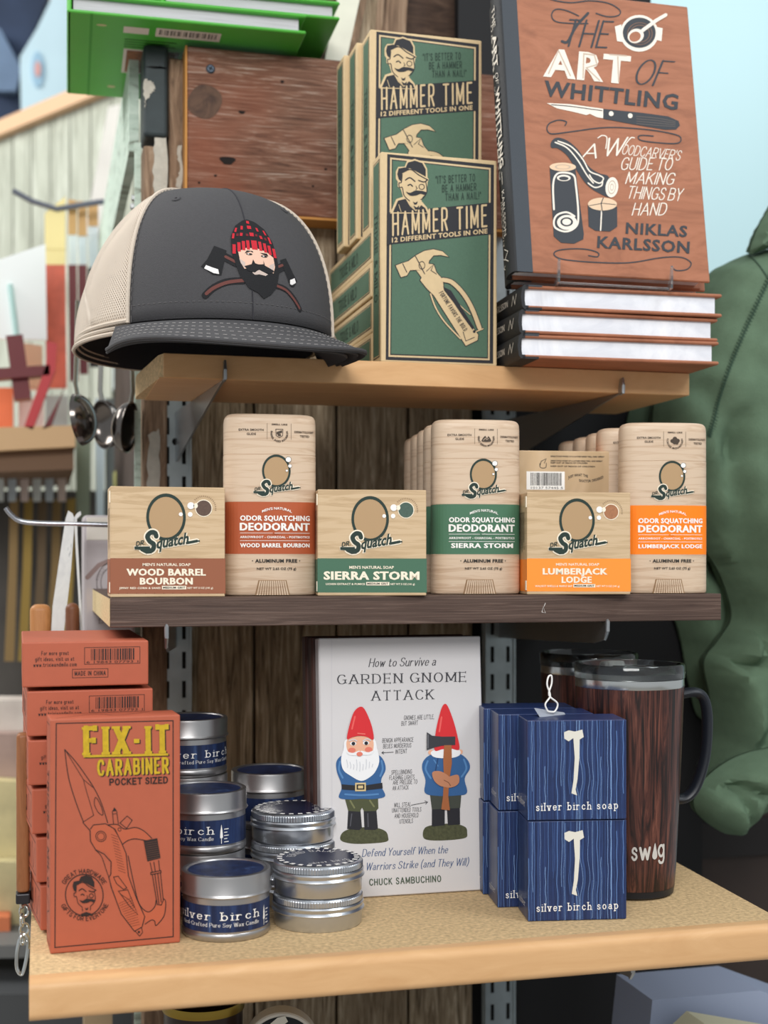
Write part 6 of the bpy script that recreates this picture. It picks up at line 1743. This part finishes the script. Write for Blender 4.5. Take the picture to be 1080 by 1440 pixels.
# lower left
for i, (cs, col, lb) in enumerate((([(-40, 985), (36, 985), (36, 1030), (-40, 1030)], (226, 206, 196), 'pink white goods, upper row at the lower left edge'), ([(-40, 1032), (34, 1032), (34, 1098), (-40, 1098)], (176, 150, 140), 'brown pink goods, lower row at the lower left edge'),
                              ([(-40, 1096), (40, 1100), (38, 1210), (-40, 1210)], (212, 198, 150), 'pale yellow carton at the lower left edge, upper'), ([(-40, 1212), (34, 1212), (32, 1330), (-40, 1330)], (198, 186, 142), 'pale yellow carton at the lower left edge, lower'),
                              ([(-40, 1290), (14, 1290), (14, 1332), (-40, 1332)], (232, 126, 84), 'orange package at the lower left edge'))):
    slab('boxed_goods', lb, 'package', cs, 1.78 - .03 * i, .06, mat('low_goods_%d' % i, col, .6, var=.2, vscale=24), 'carton')
slab('grey_ledge', 'grey metal ledge at the lower left', 'ledge', [(-80, 1332), (60, 1328), (60, 1346), (-80, 1350)], 1.6, .3, mat('ledge_grey', (118, 118, 116), .5), 'ledge')
slab('wooden_crate', 'brown wooden crate under the grey ledge', 'crate', [(-80, 1350), (60, 1348), (60, 1402), (-80, 1402)], 2.0, .1, mat('ledge_wood', (150, 112, 84), .7, var=.3, vscale=20), 'side')
slab('base_cabinet', 'dark grey base cabinet across the lower left corner', 'cabinet', [(-160, 1400), (250, 1396), (250, 1640), (-160, 1640)], 1.55, .4, mat('base_grey', (76, 78, 80), .5), 'front')
slab('tan_post', 'tan post below the lowest shelf, left of the jar', 'post', [(118, 1385), (158, 1385), (158, 1480), (118, 1480)], 1.3, .03, mat('tan_post', (176, 152, 120), .6), 'post')
slab('white_packet', 'white packet glimpsed beside the tan post', 'packet', [(158, 1380), (190, 1380), (190, 1412), (158, 1420)], 1.32, .02, mat('white_packet', (226, 230, 226), .6), 'packet')

# ------------------------------------------------------------------ near things hanging at the left of the shelves
hk = thing('wire_hook', 'long steel wire hook pointing left, holding the paper spatula cards', 'hook', (0, 0, 0))
Yh = 1.16
pts = catmull([tuple(P(u, v, Yh)) for u, v in ((8, 714), (16, 724), (30, 733), (60, 736), (110, 737), (190, 739))], False, 5)
MB().tube(pts, .0022, mat('chrome_wire', (176, 178, 186), .22, .9), 12).build('wire', hk, smooth=True)
M_pap = wood('printed_white_card', [(.35, (222, 224, 224)), (.62, (236, 238, 236)), (.72, (176, 182, 186))], (12, 12, 8), freq=5, bump=0)
t = thing('folded_card', 'white folded paper sleeve hanging from the wire hook', 'packaging', tuple(P(100, 737, Yh)), 0)
o = t.location


def strip(pts, Y, th):
    mm = MB(); pp = [P(u, v, Y) - o for u, v in pts]; mm.prism([(p.x, p.z) for p in pp], lambda x, z, y: (x, y, z), -th / 2, th / 2, M_pap); return mm


strip([(96, 718), (102, 722), (105, 730), (100, 800), (90, 888), (72, 888), (74, 852), (83, 790), (92, 730)], Yh, .003).build('front_leaf', t)
strip([(104, 728), (108, 722), (113, 719), (114, 724), (108, 730), (109, 760), (116, 888), (113, 888), (106, 770)], Yh + .004, .003).build('rear_leaf', t)
M_hand = wood('orange_handle_wood', [(.3, (160, 104, 60)), (.6, (192, 134, 84)), (.8, (208, 152, 100))], (20, 20, 3), freq=5, rough=.4)
for (u0, u1, v0, Y, m, lb) in ((42, 72, 850, 1.10, M_hand, 'light wooden handle end hanging beside the white folded sleeve'), (92, 112, 848, 1.14, wood('dark_handle_wood', [(.3, (96, 58, 40)), (.7, (132, 84, 58))], (20, 20, 3), freq=5, rough=.4), 'darker wooden handle end behind the white folded sleeve')):
    p0, p1 = P(u0, v0, Y), P(u1, v0, Y); w = p1.x - p0.x
    t = thing('wooden_tool', lb, 'handle', (p0.x, Y, p0.z - .205), group='wooden tool handles')
    MB().rbox((0, 0, 0), (w, .012, .205), .0055, m, 4).build('grip', t, smooth=True)
# lilac grey gift box behind the left end of the middle shelf
t = thing('gift_box', 'lilac grey gift box with round crest behind the shelf end', 'box', tuple(P(117, 885, 1.20) - Vector((0, 0, .10))))
p0, p1 = P(117, 885, 1.20), P(190, 725, 1.20); w, h = p1.x - p0.x, p1.z - p0.z
MB().rbox((0, 0, .0), (w, .05, h + .1), .003, mat('lilac_card', (188, 180, 182), .5), 2).build('carton', t)
MB().rbox((.003, -.0006, h + .1 - .022), (w, .0002, h + .1 - .002), .0003, mat('pale_top', (222, 216, 206), .6), 1).build('lid_band', t)
a = Art([(0, 0), (100, 0), (100, 200), (0, 200)], w, w * 2); g = ink(106, 96, 96)
a.ell(g, 55, 70, 30, 40, 1, .95, n=40); a.ell(g, 55, 70, 22, 30, 1, .93, n=40); a.arc(g, 'KINGS AND SONS', 55, 70, 26, -170, -10, 6, dict(TYPE), 1); a.poly(g, [(48, 60), (62, 56), (66, 80), (58, 92), (46, 84)], 1)
a.text(g, 'Baker', (30, 150), (80, 150), 15, SERIF, 1); a.line(ink(150, 128, 124), [(8, 60), (30, 36), (70, 18)], 9, 1)
a.build('crest', t, lambda x, z, e: (x, -e, z + h + .1 - w * 2 - .028))
# ladles
M_ladle = mat('dark_polished_steel', (112, 106, 102), .18, .95)
M_handle2 = mat('steel_handle', (170, 168, 160), .25, .9)


def ladle(label, u, v, Y, rpx, yaw, tip=.0, src=None):
    c = P(u, v, Y)
    if src: return dup(src, c, yaw, label, 'hanging steel ladles')
    r = (P(u + rpx, v, Y) - c).length
    t = thing('ladle', label, 'ladle', c, yaw, 'hanging steel ladles')
    pr = [(r * math.sin(a), -r * .62 * math.cos(a)) for a in [i * math.pi / 2 / 14 for i in range(15)]]
    b = MB().lathe(pr + [(r * 1.02, .001)] + [(x * .96, z + .0012) for x, z in reversed(pr)], M_ladle, 40).build('bowl', t, smooth=True)
    b.rotation_euler = (0, math.radians(98), 0)
    hp = [(.002, 0, r * .95), (.004, 0, r * 1.4), (.003, 0, r * 2.6), (.002, 0, r * 4.6)]
    MB().tube(hp, .0028, M_handle2, 10, flat=(1.5, .6)).build('handle', t, smooth=True)
    return t


la = ladle('dark steel ladle hanging at the left under the caps, bowl facing left', 112, 590, 1.22, 37, math.radians(160))
ladle('middle dark steel ladle hanging under the caps', 146, 597, 1.29, 36, math.radians(205), src=la)
ladle('right dark steel ladle hanging next to the corner post', 181, 601, 1.22, 36, math.radians(-22), src=la)
# pocket knife and chain at the lower left
t = thing('key_knife', 'wooden handled knife with steel chain hanging left of the orange stack', 'knife', tuple(P(33, 1150, .93)))
o = t.location
p0, p1 = P(23, 1255, .93) - o, P(42, 1030, .93) - o
MB().rbox((p0.x, -.005, p0.z), (p1.x, .006, p1.z), .003, wood('knife_wood', [(.3, (134, 86, 54)), (.7, (166, 112, 74))], (20, 20, 3), freq=5, rough=.4), 3).build('wooden_grip', t, smooth=True)
MB().rbox((p0.x - .0003, -.0055, p0.z - .007), (p1.x + .0003, .0065, p0.z), .001, mat('dark_bolster', (52, 52, 56), .4, .5), 2).build('bolster', t)
ch = MB()
for i in range(5):
    c = P(31 + (i % 2) * 3, 1268 + i * 13, .93) - o
    ring = [(c.x + (.0028 * math.cos(g) if i % 2 else .0009 * math.cos(g)), (.0009 if i % 2 else .0028) * math.cos(g), c.z + .0042 * math.sin(g)) for g in [k * 2 * math.pi / 16 for k in range(17)]]
    ch.tube(ring, .0009, M_rim, 6, cap=False)
tag(ch.build('chain', t, smooth=True), 'steel chain links', None)
cb = [P(u, v, .93) - o for u, v in ((28, 1320), (24, 1340), (24, 1362), (31, 1370), (37, 1350), (40, 1322), (34, 1314), (28, 1320))]
MB().tube(catmull([tuple(x) for x in cb], False, 5), .0013, M_rim, 8).build('snap_hook', t, smooth=True)
# slotted brackets on the side of the fixture
for i, (u, v, lb) in enumerate(((203, 270, 'upper notched steel bracket at the fixture side above the cap'), (192, 300, 'lower notched steel bracket at the fixture side above the cap'))):
    p = P(u, v, 1.28); t = thing('side_bracket', lb, 'bracket', tuple(p), group='notched side brackets')
    m = MB()
    for k in range(4): m.rbox((-.006 + .0012 * (k % 2), -.002, -.012 + k * .008), (.0035, .004, -.007 + k * .008), .0008, M_zinc, 1)
    m.rbox((.0, -.003, -.03), (.004, .004, .03), .0008, M_zinc, 1); m.build('notched_plate', t)
# ------------------------------------------------------------------ pieces that belong to a part of a thing
NEST = {'candle_tin': {'lid_label': 'lid', 'lettering': 'label_band'}, 'balm_tin': {'knurled_rim': 'lid_thread', 'lid_top': 'lid_thread', 'lid_label': 'lid_thread'},
        'hardcover_book': {'cover_print': 'front_board', 'spine_lettering': 'spine', 'printed_back': 'lower_board'}, 'gnome_book': {'lettering': 'front_board', 'printed_gnome': 'front_board'},
        'tumbler': {'lid_slider': 'lid', 'lettering': 'body'}, 'trucker_cap': {'embroidered_patch': 'front_panel', 'eyelet': 'front_panel', 'front_seam': 'front_panel', 'visor_piping': 'visor', 'visor_underside': 'visor', 'rim_binding': 'mesh_back'},
        'hoodie': {'raglan_seam': 'body', 'neck_seam': 'body'}, 'deodorant_stick': {'lettering': 'barrel', 'emblem': 'barrel', 'dial': 'barrel'}}
for root in [o for o in COL.objects if o.parent is None]:
    rules = NEST.get(root.name.split('.')[0])
    if not rules: continue
    parts = kids(root); by = {}
    for q in parts: by.setdefault(q.name.split('.')[0], q)
    for q in parts:
        host = by.get(rules.get(q.name.split('.')[0], ''))
        if host and host is not q: q.parent = host
